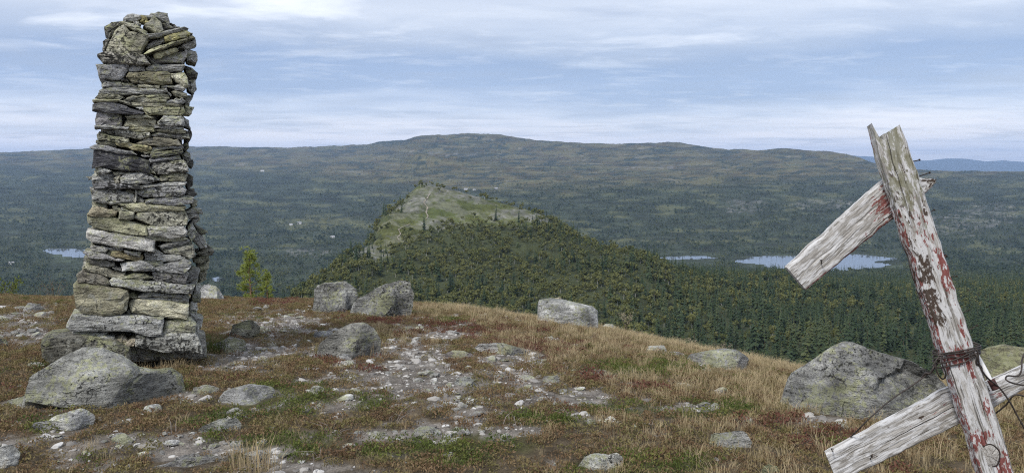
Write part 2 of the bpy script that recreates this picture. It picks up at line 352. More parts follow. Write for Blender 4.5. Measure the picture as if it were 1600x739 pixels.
# lakes: (column, distance, half width, half depth, level)
LAKES = [(1280, 1378, 138, 98, -158.0), (1076, 1432, 42, 34, -158.0), (116, 1520, 40, 72, -158.0), (313, 4200, 14, 50, -36.0), (338, 1130, 7, 16, -152.0), (905, 2950, 14, 12, None)]
LAKES = LAKES[:5]
def lake_d(px, Y, L):
    cx, cy, rx, ry, z = L
    a = np.arctan2((Y - cy) / ry, (px - cx) / rx)
    k = 1 + 0.20 * np.sin(2 * a + cx) + 0.13 * np.sin(3 * a + 1.3 * cx) + 0.07 * np.sin(7 * a + cx)
    return np.sqrt(((px - cx) / rx) ** 2 + ((Y - cy) / ry) ** 2) / k
def terr_py(px, Y):
    a = np.clip((np.asarray(px, float) + 500) / 2600 * 520, 0, 519.999); b = np.clip((np.log(Y) - LY0) / (LY1 - LY0) * 419, 0, 418.999)
    i = a.astype(int); j = b.astype(int); u = a - i; v = b - j
    return TAB[i, j] * (1-u)*(1-v) + TAB[i+1, j] * u*(1-v) + TAB[i, j+1] * (1-u)*v + TAB[i+1, j+1] * u*v
def terr_z(px, Y):
    px = np.asarray(px, float); Y = np.asarray(Y, float)
    X = (px - 800) / F * Y
    Z = EYE - (terr_py(px, Y) - HZ) / F * Y
    amp = sstep(40, 400, Y) * (0.6 + Y * 0.0010)
    Z = Z + amp * (2.6 * fbm(X / 160, Y / 160, 3.3, 3) + 1.1 * fbm(X / 40, Y / 40, 1.1, 3))
    kn = sstep(420, 520, Y) * (1 - sstep(640, 760, Y)) * sstep(520, 600, px) * (1 - sstep(830, 900, px))
    Z = Z + kn * (1.3 * np.abs(fbm(X / 14, Y / 14, 4.1, 4)) * 2.2 - 0.8 + 1.0 * fbm(X / 30, Y / 22, 8.8, 3))
    far = sstep(1500, 3000, Y) * (1 - sstep(4600, 5200, Y) * 0.8)
    Z = Z + far * 17.0 * fbm(X / 420, Y / 420, 7.7, 4)
    for L in LAKES:
        d = lake_d(px, Y, L); lz = L[4]
        ring = 1 - sstep(1.0, 2.6, d)
        Z = np.where(d < 1.0, lz - 2.0, Z * (1 - ring) + np.maximum(Z, lz + 0.8) * ring)
        if lz > -100: Z = np.where((d >= 1) & (d < 2.5), Z * sstep(1, 2.5, d) + (lz + 0.8) * (1 - sstep(1, 2.5, d)), Z)
    return Z
HILLTOP = [(596,352),(606,330),(625,298),(660,282),(700,287),(760,302),(850,330),(850,345),(800,356),(740,350),(700,356),(650,372),(618,392),(596,404),(572,408),(562,398),(575,378)]
ROCKS_FAR = [(690,349,34,9),(800,336,46,9),(642,318,26,24),(580,396,25,13),(725,305,45,13),(690,300,40,12),(830,342,28,6),(860,470,14,4)]
ROCKS_VAL = [(1170,322,34,10),(1290,318,50,9),(1500,350,60,18),(1560,330,60,12),(480,396,35,7),(1010,262,60,2),(700,241,50,4),(1230,428,40,9)]
MEADOW = [(1085,378,70,4),(985,376,40,3),(500,347,70,11),(1570,392,40,6),(905,262,60,2),(1000,268,80,2.5),(560,352,30,6)]
def zones(px, py, Y):
    nz = 2.6 * fbm(px / 26, py / 8, 2.2, 4)
    top = in_poly(px + 50 * fbm(px / 30, py / 14, 5.0, 3), py + 22 * fbm(px / 30, py / 14, 9.0, 3), HILLTOP) & (Y > 300) & (Y < 760)
    bk_ = sstep(-0.12, 0.22, fbm(px / 7, py / 2.6, 8.2, 4)); bm_ = sstep(-0.25, 0.15, fbm(px / 14, py / 3.0, 6.2, 4))
    rock = blobs(px, py, ROCKS_FAR, nz) * ((Y > 300) & (Y < 760)) * (0.35 + 0.65 * bk_) + blobs(px, py, ROCKS_VAL, nz * 1.3) * bk_ * (Y > 500) * 0.75
    mead = blobs(px, py, MEADOW, nz * 0.8) * (Y > 800) * bm_
    mead = np.maximum(mead, 0.75 * sstep(0.10, 0.26, fbm(px / 60, py / 7, 2.1, 4)) * (Y > 1650))
    edge = np.interp(px, [-500, 0, 330, 480, 600, 750, 900, 1100, 1300, 1400, 1600, 2100], [262, 258, 262, 272, 292, 300, 292, 285, 280, 275, 275, 275])
    heath = (1 - sstep(edge - 12, edge + 14, py + 22 * fbm(px / 70, py / 16, 4.4, 4))) * (Y > 1400)
    return top, np.clip(rock, 0, 1), mead, heath

pxs = np.concatenate([np.linspace(-420, 440, 170, endpoint=False), np.linspace(440, 900, 240, endpoint=False), np.linspace(900, 2020, 250)])
ys = np.exp(np.concatenate([np.linspace(math.log(17.0), math.log(350.0), 70, endpoint=False), np.linspace(math.log(350.0), math.log(700.0), 190, endpoint=False), np.linspace(math.log(700.0), math.log(8800.0), 290)]))
NA, NR = len(pxs), len(ys)
PX, YY = np.meshgrid(pxs, ys, indexing='ij')
ZZ = terr_z(PX, YY); XX = (PX - 800) / F * YY; PY = HZ + F * (EYE - ZZ) / YY
top, rock, mead, heath = zones(PX, PY, YY)
nA = fbm(XX / 60, YY / 60, 0.4, 4)[..., None]; nB = fbm(PX / 45, PY / 3.6, 8.1, 4)[..., None]; nC = fbm(XX / 9, YY / 9, 3.0, 3)[..., None]; nB2 = fbm(PX / 60, PY / 7, 2.1, 4)[..., None]
c = np.array([0.050, 0.058, 0.026]) * (1 + 0.5 * nA)
c = np.where((YY > 800)[..., None], np.array([0.040, 0.050, 0.031]) * (1 + 0.9 * nB + 0.9 * nB2), c)
hc = np.array([0.075, 0.074, 0.038]) * (1 + 1.5 * nB) + np.array([0.05, 0.018, 0.004]) * np.clip(nB2 * 2.0 + 0.15, 0, 1)
hc = np.where(np.clip(nB + 0.5 * nA, -1, 1) > 0.33, np.array([0.15, 0.14, 0.10]), hc); hc = np.where(fbm(PX / 26, PY / 2.0, 5.5, 3)[..., None] > 0.14, np.array([0.030, 0.040, 0.026]), hc)
c = c * (1 - heath[..., None]) + hc * heath[..., None]
tcx = np.array([0.080, 0.092, 0.032]) * (1 + 0.45 * nC) + np.array([0.05, 0.04, 0.012]) * nA
rk = sstep(0.0, 0.10, nC[..., 0] + 0.6 * fbm(XX / 25, YY / 12, 6.6, 3))[..., None]
tcx = tcx * (1 - 0.42 * rk) + np.array([0.16, 0.155, 0.135]) * 0.42 * rk
c = np.where(top[..., None], tcx, c)
c = c * (1 - 0.85 * mead[..., None]) + np.array([0.105, 0.108, 0.050]) * (1 + 0.4 * nB) * 0.85 * mead[..., None]
c = c * (1 - 0.8 * rock[..., None]) + np.array([0.175, 0.172, 0.16]) * (1 + 1.2 * nC) * 0.8 * rock[..., None]
o = grid_mesh('valley_terrain', np.stack([XX, YY, ZZ], -1).reshape(-1, 3), NA, NR, M_terrain, np.clip(c, 0.01, 0.5).reshape(-1, 3))
tag(o, kind='structure')

for i, L in enumerate(LAKES):      # water surfaces
    cx, cy, rx, ry, lz = L
    pts = []
    for a in np.linspace(0, 2 * math.pi, 96, endpoint=False):
        k = (1 + 0.20 * math.sin(2*a + cx) + 0.13 * math.sin(3*a + 1.3*cx) + 0.07 * math.sin(7*a + cx)) * 1.12
        Y = cy + ry * k * math.sin(a); X = (cx + rx * k * math.cos(a) - 800) / F * Y
        pts.append((X, Y, lz))
    pts.append(((cx - 800) / F * cy, cy, lz))
    o = mesh_obj('lake', pts, [(j, (j + 1) % 96, 96) for j in range(96)], M_water); tag(o, kind='structure')

# far blue mountains beyond the last ridge
mp = [(-700,262),(600,262),(1100,256),(1235,238),(1262,236),(1300,241),(1330,243),(1360,244),(1400,249),(1450,251),(1478,248),(1510,248),(1540,252),(1570,251),(1600,253),(1680,247),(1800,252),(2300,250)]
px2 = np.linspace(-600, 2200, 420); d2 = np.linspace(13000, 19000, 26)
PX2, D2 = np.meshgrid(px2, d2, indexing='ij')
prof = np.interp(PX2, [a for a, b in mp], [b for a, b in mp])
s = 1 - np.abs((D2 - 16000) / 3000) ** 1.3
Zm = EYE - (prof - HZ) / F * 16000 + fbm(PX2 / 26, D2 / 1500, 1.0, 4) * 18
Zb = -220.0
ZM = Zb + (Zm - Zb) * s + fbm(PX2 / 40, D2 / 900, 4.0, 4) * 40 * (1 - s)
o = grid_mesh('distant_mountains', np.stack([(PX2 - 800) / F * D2, D2, ZM], -1).reshape(-1, 3), 420, 26, M_terrain, np.tile([[0.045, 0.055, 0.04]], (420 * 26, 1)))
tag(o, kind='structure')

# ------------------------------------------------------------------ hilltop ground in front
CR_PX = [-500, 0, 480, 650, 800, 960, 1100, 1250, 1400, 1600, 2100]
CR_PY = [455, 460, 466, 473, 490, 516, 548, 582, 604, 606, 600]
CR_Y = [16, 15, 15, 15, 14.5, 13.5, 12.5, 11.5, 11.2, 11.6, 12]
CR_Z = [EYE - (p - HZ) / F * y for p, y in zip(CR_PY, CR_Y)]
def ground_z(X, Y, fine=True):
    X = np.asarray(X, float); Y = np.asarray(Y, float)
    px = np.clip(800 + F * X / np.maximum(Y, 3.0), -500, 2100)
    yc = np.interp(px, CR_PX, CR_Y); zc = np.interp(px, CR_PX, CR_Z)
    s = np.maximum(Y - 4, 0) / (yc - 4)
    z = zc * s ** 1.7
    e = np.maximum(Y - yc + 0.6, 0)
    z = z - 0.085 * e ** 2
    w = 1 - sstep(0, 2.5, Y - yc)
    z = z + 0.10 * fbm(X / 2.3, Y / 2.3, 0.7, 3) * (0.35 + 0.65 * w) * sstep(2, 5, Y)
    if fine: z = z + 0.022 * fbm(X / 0.28, Y / 0.28, 2.7, 3)
    return z
def ground_hit(px, py):
    Y = np.linspace(2.5, 22, 160)
    for it in range(2):
        X = (px - 800) / F * Y; zr = EYE - (py - HZ) / F * Y; zg = ground_z(X, Y, False)
        k = int(np.argmax(zr < zg))
        if not (zr < zg).any(): return float(Y[np.argmin(HZ + F * (EYE - zg) / Y)])
        if it == 0: Y = np.linspace(Y[max(k - 1, 0)], Y[k] + 1e-6, 40)
    return float(Y[k])
CPX = np.arange(-300, 1901, 4.0); _Y = np.linspace(3, 24, 300)
CREST = np.array([np.min(HZ + F * (EYE - ground_z((p - 800) / F * _Y, _Y, False)) / _Y) for p in CPX])

GRAVEL = [(430,505,95,26),(40,515,60,34),(380,560,70,22),(600,585,150,26),(745,598,150,30),(900,618,75,14),(560,612,70,16),(140,692,190,22),(330,708,190,18),(700,672,120,18),(1030,636,60,8),(800,560,60,14),
          (640,550,50,14),(300,622,60,10),(690,523,60,10),(90,630,70,10),(470,735,150,14),(1290,660,40,10),(720,630,110,18),(440,545,80,20)]
RED = [(560,567,62,13),(720,516,120,13),(610,503,60,8),(835,543,80,16),(1045,606,46,9),(925,592,46,8),(430,472,40,7),(1330,690,90,18),(1200,660,60,10),(560,480,60,10)]
GREEN = [(470,622,72,20),(420,645,80,14),(250,607,70,12),(350,655,60,14),(690,700,150,26),(960,640,70,10),(1010,575,80,18),(1000,725,110,22),(330,690,50,10),(580,632,40,10),(710,504,30,6),(150,620,120,14),(420,700,160,22),(60,660,70,14),(860,655,80,12),(1110,640,80,14)]
def gz(px, py, X, Y):
    n1 = fbm(X / 0.55, Y / 0.9, 1.7, 4); n2 = fbm(X / 0.35, Y / 0.6, 6.3, 3)
    n3 = fbm(X / 0.16, Y / 0.26, 3.7, 3)
    g = np.clip(blobs(px, py, GRAVEL, n1 * 3.2 + n3 * 2.6 + 0.25) + sstep(0.14, 0.34, n1 + .5 * n3) * 0.8 * (1 - sstep(850, 1100, px)), 0, 1)
    r = np.clip(blobs(px, py, RED, n2 * 2.6) + sstep(0.28, 0.42, n2) * 0.25, 0, 1) * 0.75
    e = np.clip(blobs(px, py, GREEN, n2 * 2.4) + sstep(0.25, 0.42, -n2) * 0.4, 0, 1)
    gr = np.clip(0.40 + 0.35 * sstep(600, 1000, px) + 0.9 * fbm(X / 0.8, Y / 1.1, 11.0, 3) + 0.5 * blobs(px, py, [(960,530,260,45),(760,490,140,25),(250,560,90,26),(1150,610,220,40),(600,530,130,22)], n1), 0, 1)
    return g, r, e, gr
NX, NY = 460, 520
gx = np.linspace(-1, 1, NX); gx = np.sign(gx) * np.abs(gx) ** 1.35
gy = np.concatenate([np.linspace(-7, 3.2, 50), np.linspace(3.25, 17, 400), np.linspace(17.1, 34, 70)])
GX, GY = np.meshgrid(gx, gy, indexing='ij'); GX = GX * (7 + np.maximum(GY, 0) * 0.95)
GZ = ground_z(GX, GY)
gpx = 800 + F * GX / np.maximum(GY, 2.5); gpy = HZ + F * (EYE - GZ) / np.maximum(GY, 2.5)
g, r, e, gr = gz(gpx, gpy, GX, GY)
n = fbm(GX / 0.2, GY / 0.2, 0.2, 3)[..., None]
c = np.array([0.095, 0.075, 0.05]) * (1 + 0.5 * n)
c = c + (np.array([0.085, 0.045, 0.03]) - c) * 0.5 * r[..., None]
c = c + (np.array([0.060, 0.066, 0.024]) - c) * 0.7 * e[..., None]
c = c + (np.array([0.20, 0.182, 0.16]) * (1 + 0.8 * n) - c) * 0.9 * g[..., None]
o = grid_mesh('hilltop_ground', np.stack([GX, GY, GZ], -1).reshape(-1, 3), NX, NY, M_ground, np.clip(c, 0.01, 0.6).reshape(-1, 3))
tag(o, kind='structure')
FOOT = []      # footprints that vegetation keeps out of: (x, y, rx, ry)


# ------------------------------------------------------------------ the cairn
CA0 = Vector(((215 - 800) / F * 7.1, 7.1)); CN = Vector((CA0.x, CA0.y)).normalized(); CU = Vector((CN.y, -CN.x))
def PC(px, py, v=0.0):
    t = (px - 800) / F
    Y = (CN.dot(CA0) + v) / (t * CN.x + CN.y)
    return Vector((t * Y, Y, EYE - (py - HZ) / F * Y))
CA_GZ = float(ground_z(CA0.x, CA0.y, False))
def stone_mesh(name, poly, front, depth, rng, tiltx=0.0, tiltz=0.0, rough=0.010, n=20):
    """poly: outline in metres (u, z) around 0; front = distance along the view axis; returns verts (u, v, z) and faces"""
    poly = np.array(poly, float); m = len(poly)
    seg = np.linalg.norm(np.roll(poly, -1, 0) - poly, axis=1); cum = np.concatenate([[0], np.cumsum(seg)]); tot = cum[-1]
    t = (np.arange(n) / n) * tot + rng.uniform(0, tot / n)
    # keep the traced corners: snap the nearest sample to every corner
    for cpos in cum[:-1]:
        k = int(round(((cpos - t[0]) % tot) / tot * n)) % n; t[k] = cpos
    t = np.sort(t)
    idx = np.clip(np.searchsorted(cum, t, 'right') - 1, 0, m - 1); f = (t - cum[idx]) / np.maximum(seg[idx], 1e-9)
    ol = poly[idx] * (1 - f)[:, None] + poly[(idx + 1) % m] * f[:, None]
    area = 0.5 * np.sum(ol[:, 0] * np.roll(ol[:, 1], -1) - np.roll(ol[:, 0], -1) * ol[:, 1])
    if area < 0: ol = ol[::-1]; area = -area
    thick = area / max(np.ptp(ol[:, 0]), np.ptp(ol[:, 1]), 1e-6)
    tg = np.roll(ol, -1, 0) - np.roll(ol, 1, 0); tg /= np.maximum(np.linalg.norm(tg, axis=1), 1e-9)[:, None]
    nin = np.stack([-tg[:, 1], tg[:, 0]], 1)
    ol = ol + rng.normal(0, rough * 0.35, ol.shape)
    rings = [(0.34, -0.004), (0.13, 0.002), (0.02, 0.016), (-0.03, depth * 0.35), (0.0, depth * 0.75), (0.22, depth)]
    V = []; cen = ol.mean(0)
    for k, (ins, dv) in enumerate(rings):
        q = ol + nin * ins * thick
        v = front + dv + tiltx * q[:, 0] + tiltz * q[:, 1] + rng.normal(0, rough * (0.55 if k < 3 else 1.0), n)
        q = q + rng.normal(0, rough * 0.2, q.shape)
        V.append(np.stack([q[:, 0], v, q[:, 1]], 1))
    V = np.concatenate(V); faces = []
    for k in range(len(rings) - 1):
        for j in range(n):
            a = k * n + j; b = k * n + (j + 1) % n
            faces.append((a, a + n, b + n, b))
    c0 = len(V); vf = V[:n].mean(0) + np.array([0, -rough * 0.6, 0]); vb = V[-n:].mean(0)
    V = np.concatenate([V, [vf, vb]])
    for j in range(n):
        faces.append((c0, j, (j + 1) % n)); L = (len(rings) - 1) * n
        faces.append((c0 + 1, L + (j + 1) % n, L + j))
    return V, faces
GREY = (0.235, 0.235, 0.222); OLV = (0.215, 0.21, 0.16); DRK = (0.075, 0.075, 0.078); WHT = (0.40, 0.395, 0.37); BLK = (0.115, 0.112, 0.10); TAN = (0.26, 0.225, 0.17)
TA = (140, 10, 8.211); TB = (140, 90, 8.211); TC = (140, 170, 8.211); TD = (130, 250, 7.39); TE = (120, 340, 6.718); TF = (90, 430, 5.684); T0 = (0, 0, 1.0)
S = []
def st(tile, pts, col=GREY, dark=0.35, v=0.0, d=0.36):
    q = [(tile[0] + pts[i] / tile[2], tile[1] + pts[i + 1] / tile[2]) for i in range(0, len(pts), 2)]
    S.append((q, col, dark, v, d))
st(TA,[440,150,500,100,580,95,680,120,690,150,620,180,500,210,440,195],GREY,.1,.10,.3)
st(TA,[650,108,760,100,880,75,985,85,1030,190,1030,235,940,205,880,160,760,160,690,140],GREY,.4,.16,.4)
st(TA,[700,240,790,165,850,160,905,200,940,300,900,340,820,330,740,280],OLV,.3,.04)
st(TA,[680,130,720,135,760,200,755,220,720,215,670,190],(.30,.27,.13),.2,.05,.2)
st(TA,[570,205,620,200,650,235,610,245],WHT,.1,.06,.15)
st(TA,[200,270,280,215,440,190,470,215,380,260,290,380,260,405,205,340],BLK,.5,.08)
st(TA,[390,205,440,195,570,225,700,300,755,350,740,370,650,340,500,270],OLV,.3,.02)
st(TA,[380,240,440,230,520,310,650,350,755,365,745,420,655,605,560,610,200,580,300,370],(.26,.25,.19),.75,0)
st(TA,[175,460,200,420,280,415,240,500,190,570,178,520],BLK,.3,.12)
st(TA,[920,220,1000,235,1080,260,1080,290,930,320],BLK,.3,.1)
st(TA,[1040,225,1100,235,1180,280,1120,290],GREY,.2,.2,.3)
st(TA,[750,350,900,340,1000,310,1240,270,1255,290,1210,310,950,375,770,400],GREY,.3,.01)
st(TA,[955,395,1000,370,1220,310,1290,345,1270,380,1080,440,990,440],(.27,.25,.12),.3,-.02)
st(TA,[1250,325,1320,345,1290,365,1270,360],BLK,.5,.15,.25)
st(TA,[740,490,850,430,960,410,980,460,870,510,740,545],GREY,.2,.05)
st(TA,[695,580,860,520,1180,430,1335,375,1345,410,1200,460,880,560,710,608],(.27,.26,.18),.6,-.03)
st(TA,[1190,480,1350,425,1365,500,1230,545,1170,520],GREY,.6,.06)
st(TA,[830,610,950,560,1110,530,1130,570,1080,600,850,660],(.26,.25,.16),.3,-.02)
st(TA,[780,660,830,655,1130,590,1235,570,1235,660,1190,720,960,720,850,739],(.17,.165,.155),.3,.02)
st(TA,[1240,560,1370,575,1385,680,1370,730,1260,690,1245,630],GREY,.5,.10)
st(TA,[115,620,180,585,640,612,710,630,780,750,700,745,180,725],(.22,.21,.18),.9,-.02)
st(TA,[710,625,760,640,850,735,800,735],WHT,.1,.04,.2)
st(TB,[98,95,150,88,500,90,480,180,430,245,370,285,200,285,130,270],(.20,.20,.20),.5,-.02)
st(TB,[455,130,560,95,640,100,710,120,705,165,520,178],GREY,.2)
st(TB,[722,140,770,100,1100,95,1220,95,1230,130,1170,170,1000,175,740,170],GREY,.3)
st(TB,[470,210,560,190,1000,185,1035,220,1040,300,1060,335,640,335,550,315,470,260],(.215,.20,.13),.5,-.02)
st(TB,[1040,215,1200,200,1260,270,1255,360,1210,370,1070,280],OLV,.3)
st(TB,[400,275,430,265,480,280,480,300,410,300],WHT,0,0,.15)
st(TB,[165,350,210,310,330,305,480,325,620,365,600,385,330,395,170,380],(.17,.17,.165),.4)
st(TB,[620,355,700,345,895,365,890,400,640,385],OLV,.4)
st(TB,[910,360,1180,360,1230,400,1180,425,1070,400,930,385],GREY,.3)
st(TB,[965,400,990,400,1055,480,1030,490],WHT,.1,-.01,.15)
st(TB,[1060,440,1110,420,1240,460,1250,500,1190,510,1080,475],OLV,.3)
st(TB,[130,420,180,395,600,395,960,410,980,440,860,460,600,465,140,455],GREY,.4,-.02)
st(TB,[80,515,120,460,350,475,400,500,250,530,100,530],OLV,.5)
st(TB,[290,545,370,500,430,520,380,550],OLV,.2)
st(TB,[430,545,560,495,700,490,690,510,520,550],OLV,.5)
st(TB,[700,490,900,460,1000,480,1010,520,750,510],OLV,.5)
st(TB,[40,550,90,535,370,540,370,565,60,575],(.26,.25,.18),.2,-.02)
st(TB,[560,550,690,515,980,540,980,575,700,575],OLV,.5)
st(TB,[1000,560,1190,525,1220,570,1150,590,1000,585],GREY,.4)
st(TB,[360,570,430,555,600,575,1190,595,1200,620,1100,630,560,620],(.25,.24,.18),.7,-.02)
st(TB,[45,600,130,580,300,585,500,640,690,700,660,725,530,730,45,670],(.115,.115,.122),.05,-.04)
st(TB,[690,660,720,645,970,635,1200,635,1220,700,1160,730,740,725],(.26,.255,.17),.5,-.02)
st(TB,[1225,620,1335,640,1290,735,1225,730],OLV,.5,.08)
st(TB,[600,640,690,630,690,680,640,670],GREY,.3)
st(TB,[1240,110,1320,140,1385,200,1370,250,1270,270,1240,200],BLK,.6,.12)
st(TB,[1270,285,1350,280,1365,400,1330,460,1270,420],GREY,.6,.16)
st(TB,[1220,500,1330,490,1290,560,1280,605,1225,600],GREY,.5,.14)
st(TC,[70,130,110,40,230,35,400,85,400,200,330,215,80,210],(.15,.145,.145),.35,-.02)
st(TC,[470,100,560,80,720,85,820,110,700,125,490,125],OLV,.3)
st(TC,[450,210,490,135,600,125,840,130,865,165,830,225,640,235],(.25,.24,.175),.5)
st(TC,[880,160,960,100,1180,95,1215,160,1200,220,1000,225,890,205],GREY,.5)
st(TC,[65,225,90,210,380,225,500,250,420,265,70,245],GREY,.3,-.03)
st(TC,[505,260,620,235,830,240,830,290,620,290,510,285],(.26,.25,.16),.3)
st(TC,[835,215,1000,225,1200,245,1215,265,1050,260,840,245],GREY,.3)
st(TC,[840,265,1060,262,1235,275,1215,320,1050,315,845,285],OLV,.3)
st(TC,[200,300,260,270,420,270,760,310,765,350,640,375,330,345],(.30,.295,.25),.85,-.02)
st(TC,[795,330,900,310,1260,335,1280,380,1150,385,950,365,810,350],GREY,.3)
st(TC,[90,350,130,310,300,355,490,385,510,420,420,435,110,400],OLV,.6)
st(TC,[90,410,230,415,330,440,330,480,160,475,90,440],OLV,.4)
st(TC,[610,430,740,375,900,370,1130,395,1165,465,900,475,640,460],(.155,.145,.11),.4,-.01)
st(TC,[330,440,400,425,560,455,780,475,800,510,720,545,600,535,340,475],(.25,.225,.13),.4,-.03)
st(TC,[0,490,70,465,250,490,540,545,600,575,440,575,40,515],(.16,.16,.16),.3,-.04)
st(TC,[785,520,830,490,1180,480,1190,510,980,520,800,545],(.18,.18,.175),.5)
st(TC,[780,600,800,560,1180,525,1195,560,1170,590,800,630],(.12,.12,.115),.6)
st(TC,[695,555,780,545,780,570,710,575],OLV,.1,0,.2)
st(TC,[665,600,770,600,765,625,690,620],GREY,.1,0,.2)
st(TC,[775,650,1150,605,1170,650,900,680,780,690],(.22,.22,.225),.3)
st(T0,[147,236,152,234,195,240,232,252,233,270,200,267,148,260,144,262],(.060,.060,.066),.05,-.05)
st(TC,[1180,600,1240,545,1300,575,1300,640,1320,700,1280,720,1220,690],GREY,.6,.12)
st(TC,[1200,95,1260,150,1290,260,1220,230],GREY,.5,.10)
st(TC,[1230,290,1290,275,1310,340,1280,420,1230,440],BLK,.6,.12)
st(TC,[1180,470,1260,430,1270,500,1230,540,1190,520],BLK,.6,.08)
st(TD,[745,70,760,10,775,40,770,90],WHT,.1,0,.2)
st(TD,[750,105,780,95,830,150,790,150],OLV,.1,0,.2)
st(TD,[775,80,800,30,1160,5,1210,90,1210,130,1000,150,870,165,810,130],(.25,.245,.22),.7,-.02)
st(TD,[1170,10,1260,0,1275,50,1245,85,1200,70],BLK,.6,.12)
st(TD,[155,90,200,85,320,125,280,150,160,150],GREY,.2)
st(TD,[340,140,490,145,470,170,390,170],OLV,.1)
st(TD,[95,190,150,150,360,160,395,180,365,265,250,265,110,235],GREY,.5)
st(TD,[40,200,95,200,110,235,70,225],WHT,.1,.05,.2)
st(TD,[365,210,395,185,430,190,410,270,375,270],(.28,.26,.2),.1)
st(TD,[435,210,500,155,700,145,830,210,860,240,760,265,560,275,440,265],(.25,.25,.235),.6,-.03)
st(TD,[750,150,880,205,860,225,780,175],GREY,.2)
st(TD,[890,190,920,170,1170,145,1200,180,1180,245,890,245],OLV,.4)
st(TD,[1200,150,1260,200,1255,300,1210,340,1190,250],BLK,.4,.12)
st(TD,[95,265,300,270,680,300,675,335,120,330],(.19,.19,.19),.9,-.02)
st(TD,[680,300,900,270,1150,255,1190,270,1170,295,700,320],GREY,.3)
st(TD,[90,335,300,335,560,385,590,400,580,495,440,495,330,515,120,475],(.27,.27,.25),.55,-.03)
st(TD,[490,365,530,345,590,360,585,390,510,385],OLV,0,.02)
st(TD,[590,470,605,350,622,360,610,480],(.5,.49,.42),0,-.01,.15)
st(TD,[635,360,700,330,1000,300,1180,310,1190,350,1160,405,900,430,700,430,635,395],(.19,.19,.19),.6,-.02)
st(TD,[615,420,640,425,700,465,690,490,620,485],GREY,.1)
st(TD,[690,480,760,450,1180,425,1270,445,1260,500,1100,520,900,515,720,505],(.25,.25,.25),.15)
st(TD,[1190,360,1280,345,1305,400,1260,440,1190,420],BLK,.5,.14)
st(TD,[105,500,270,520,265,560,110,550],OLV,.2,.03)
st(TD,[55,640,105,555,200,550,330,575,400,600,370,640,290,655,110,650],(.23,.205,.145),.4)
st(TD,[345,545,380,535,430,570,420,590,350,575],OLV,.1)
st(TD,[370,510,600,505,900,520,1180,540,1210,570,1170,585,740,590,600,590,470,550],(.27,.26,.18),.2,-.01)
st(TD,[415,660,430,595,575,610,575,680,520,690,420,680],OLV,.2,-.02)
st(TD,[430,565,470,560,575,600,570,612,440,590],GREY,.2,-.01)
st(T0,[209,341,218,333,270,331,290,332,295,342,292,352,278,355,240,353,222,348],(.20,.195,.155),.75,-.03)
st(TD,[1195,590,1270,560,1370,585,1375,610,1200,615],(.30,.30,.29),.2,.12)
st(TD,[1200,625,1340,620,1340,660,1220,680],(.30,.30,.28),.2,.12)
st(TD,[1250,690,1330,670,1355,690,1290,735],GREY,.4,.16)
st(TD,[1260,470,1320,480,1310,530,1260,540],OLV,.4,.16)
st(T0,[137,338,160,339,200,345,229,353,229,367,200,366,150,357,137,350],(.25,.245,.165),.5,-.03)
st(TE,[735,110,780,95,1120,100,1155,140,1130,200,1000,215,760,190],(.32,.315,.29),.3,-.02)
st(TE,[95,170,130,135,400,165,560,190,810,240,800,355,640,335,440,315,140,265,100,210],(.46,.45,.42),.02,-.05)
st(TE,[560,180,900,205,1150,200,1165,220,1130,245,1000,255,800,235],OLV,.2)
st(TE,[860,300,950,270,1170,240,1180,260,1090,290,900,320],GREY,.2)
st(TE,[890,335,1100,300,1220,300,1240,400,1200,430,1100,390,930,375],(.27,.265,.22),.3,.01)
st(TE,[145,320,170,285,300,310,320,340,290,370,170,355],(.33,.325,.30),.1)
st(TE,[320,320,470,320,470,345,340,345],GREY,.1)
st(TE,[315,385,340,345,370,350,350,400],OLV,.1)
st(TE,[350,405,380,355,510,360,600,390,670,390,690,420,660,465,520,440],(.25,.215,.13),.2,-.01)
st(TE,[500,345,670,365,650,405,540,390],GREY,.2,-.02)
st(TE,[710,385,740,365,800,370,860,405,820,455,720,450],GREY,.4)
st(TE,[805,350,840,345,900,375,860,400,810,395],WHT,.1)
st(TE,[830,440,870,395,1100,400,1130,430,1000,460,880,450],(.29,.29,.27),.3)
st(TE,[75,375,100,355,260,375,480,440,430,450,130,420],(.19,.185,.18),.3,-.02)
st(TE,[80,430,130,425,390,470,395,510,250,515,100,475],(.23,.225,.20),.3)
st(TE,[465,490,560,470,730,465,820,530,800,550,480,560],(.35,.35,.34),.2,-.02)
st(TE,[720,465,910,460,910,500,830,515,750,495],GREY,.4)
st(TE,[820,530,930,490,1150,445,1195,480,1180,540,1120,585,900,575,820,550],(.34,.34,.33),.2,-.02)
st(TE,[60,540,110,500,330,530,370,555,500,575,500,600,440,630,320,620,110,565],(.23,.22,.17),.4)
st(TE,[385,520,460,525,455,550,400,545],GREY,.2)
st(TE,[450,630,600,590,700,590,800,630,700,655,480,650],(.30,.295,.22),.3,-.02)
st(TE,[800,580,850,575,1140,580,1170,600,1140,685,900,675,810,650],(.17,.165,.16),.6)
st(TE,[0,620,60,580,250,610,340,670,330,705,200,700,20,685],(.14,.13,.105),.3,-.03)
st(TE,[1240,80,1370,155,1310,185,1260,140],BLK,.4,.30)
st(TE,[1210,180,1270,130,1340,220,1355,310,1300,320,1220,250],GREY,.5,.30)
st(TE,[1260,370,1380,300,1440,360,1420,400,1280,395],(.20,.195,.16),.6,.35)
st(TE,[1240,430,1370,400,1390,430,1300,490,1240,470],OLV,.4,.35)
st(TE,[1270,510,1390,450,1380,530,1350,560,1280,550],OLV,.3,.40)
st(TE,[1290,570,1355,560,1355,640,1290,690],OLV,.3,.40)
st(TE,[1150,600,1210,540,1290,560,1260,640,1160,680],GREY,.3,.10)
st(TE,[1170,110,1210,60,1250,150,1200,250,1160,180],GREY,.4,.08)
st(TE,[1200,640,1270,650,1250,730,1180,739],GREY,.4,.12)
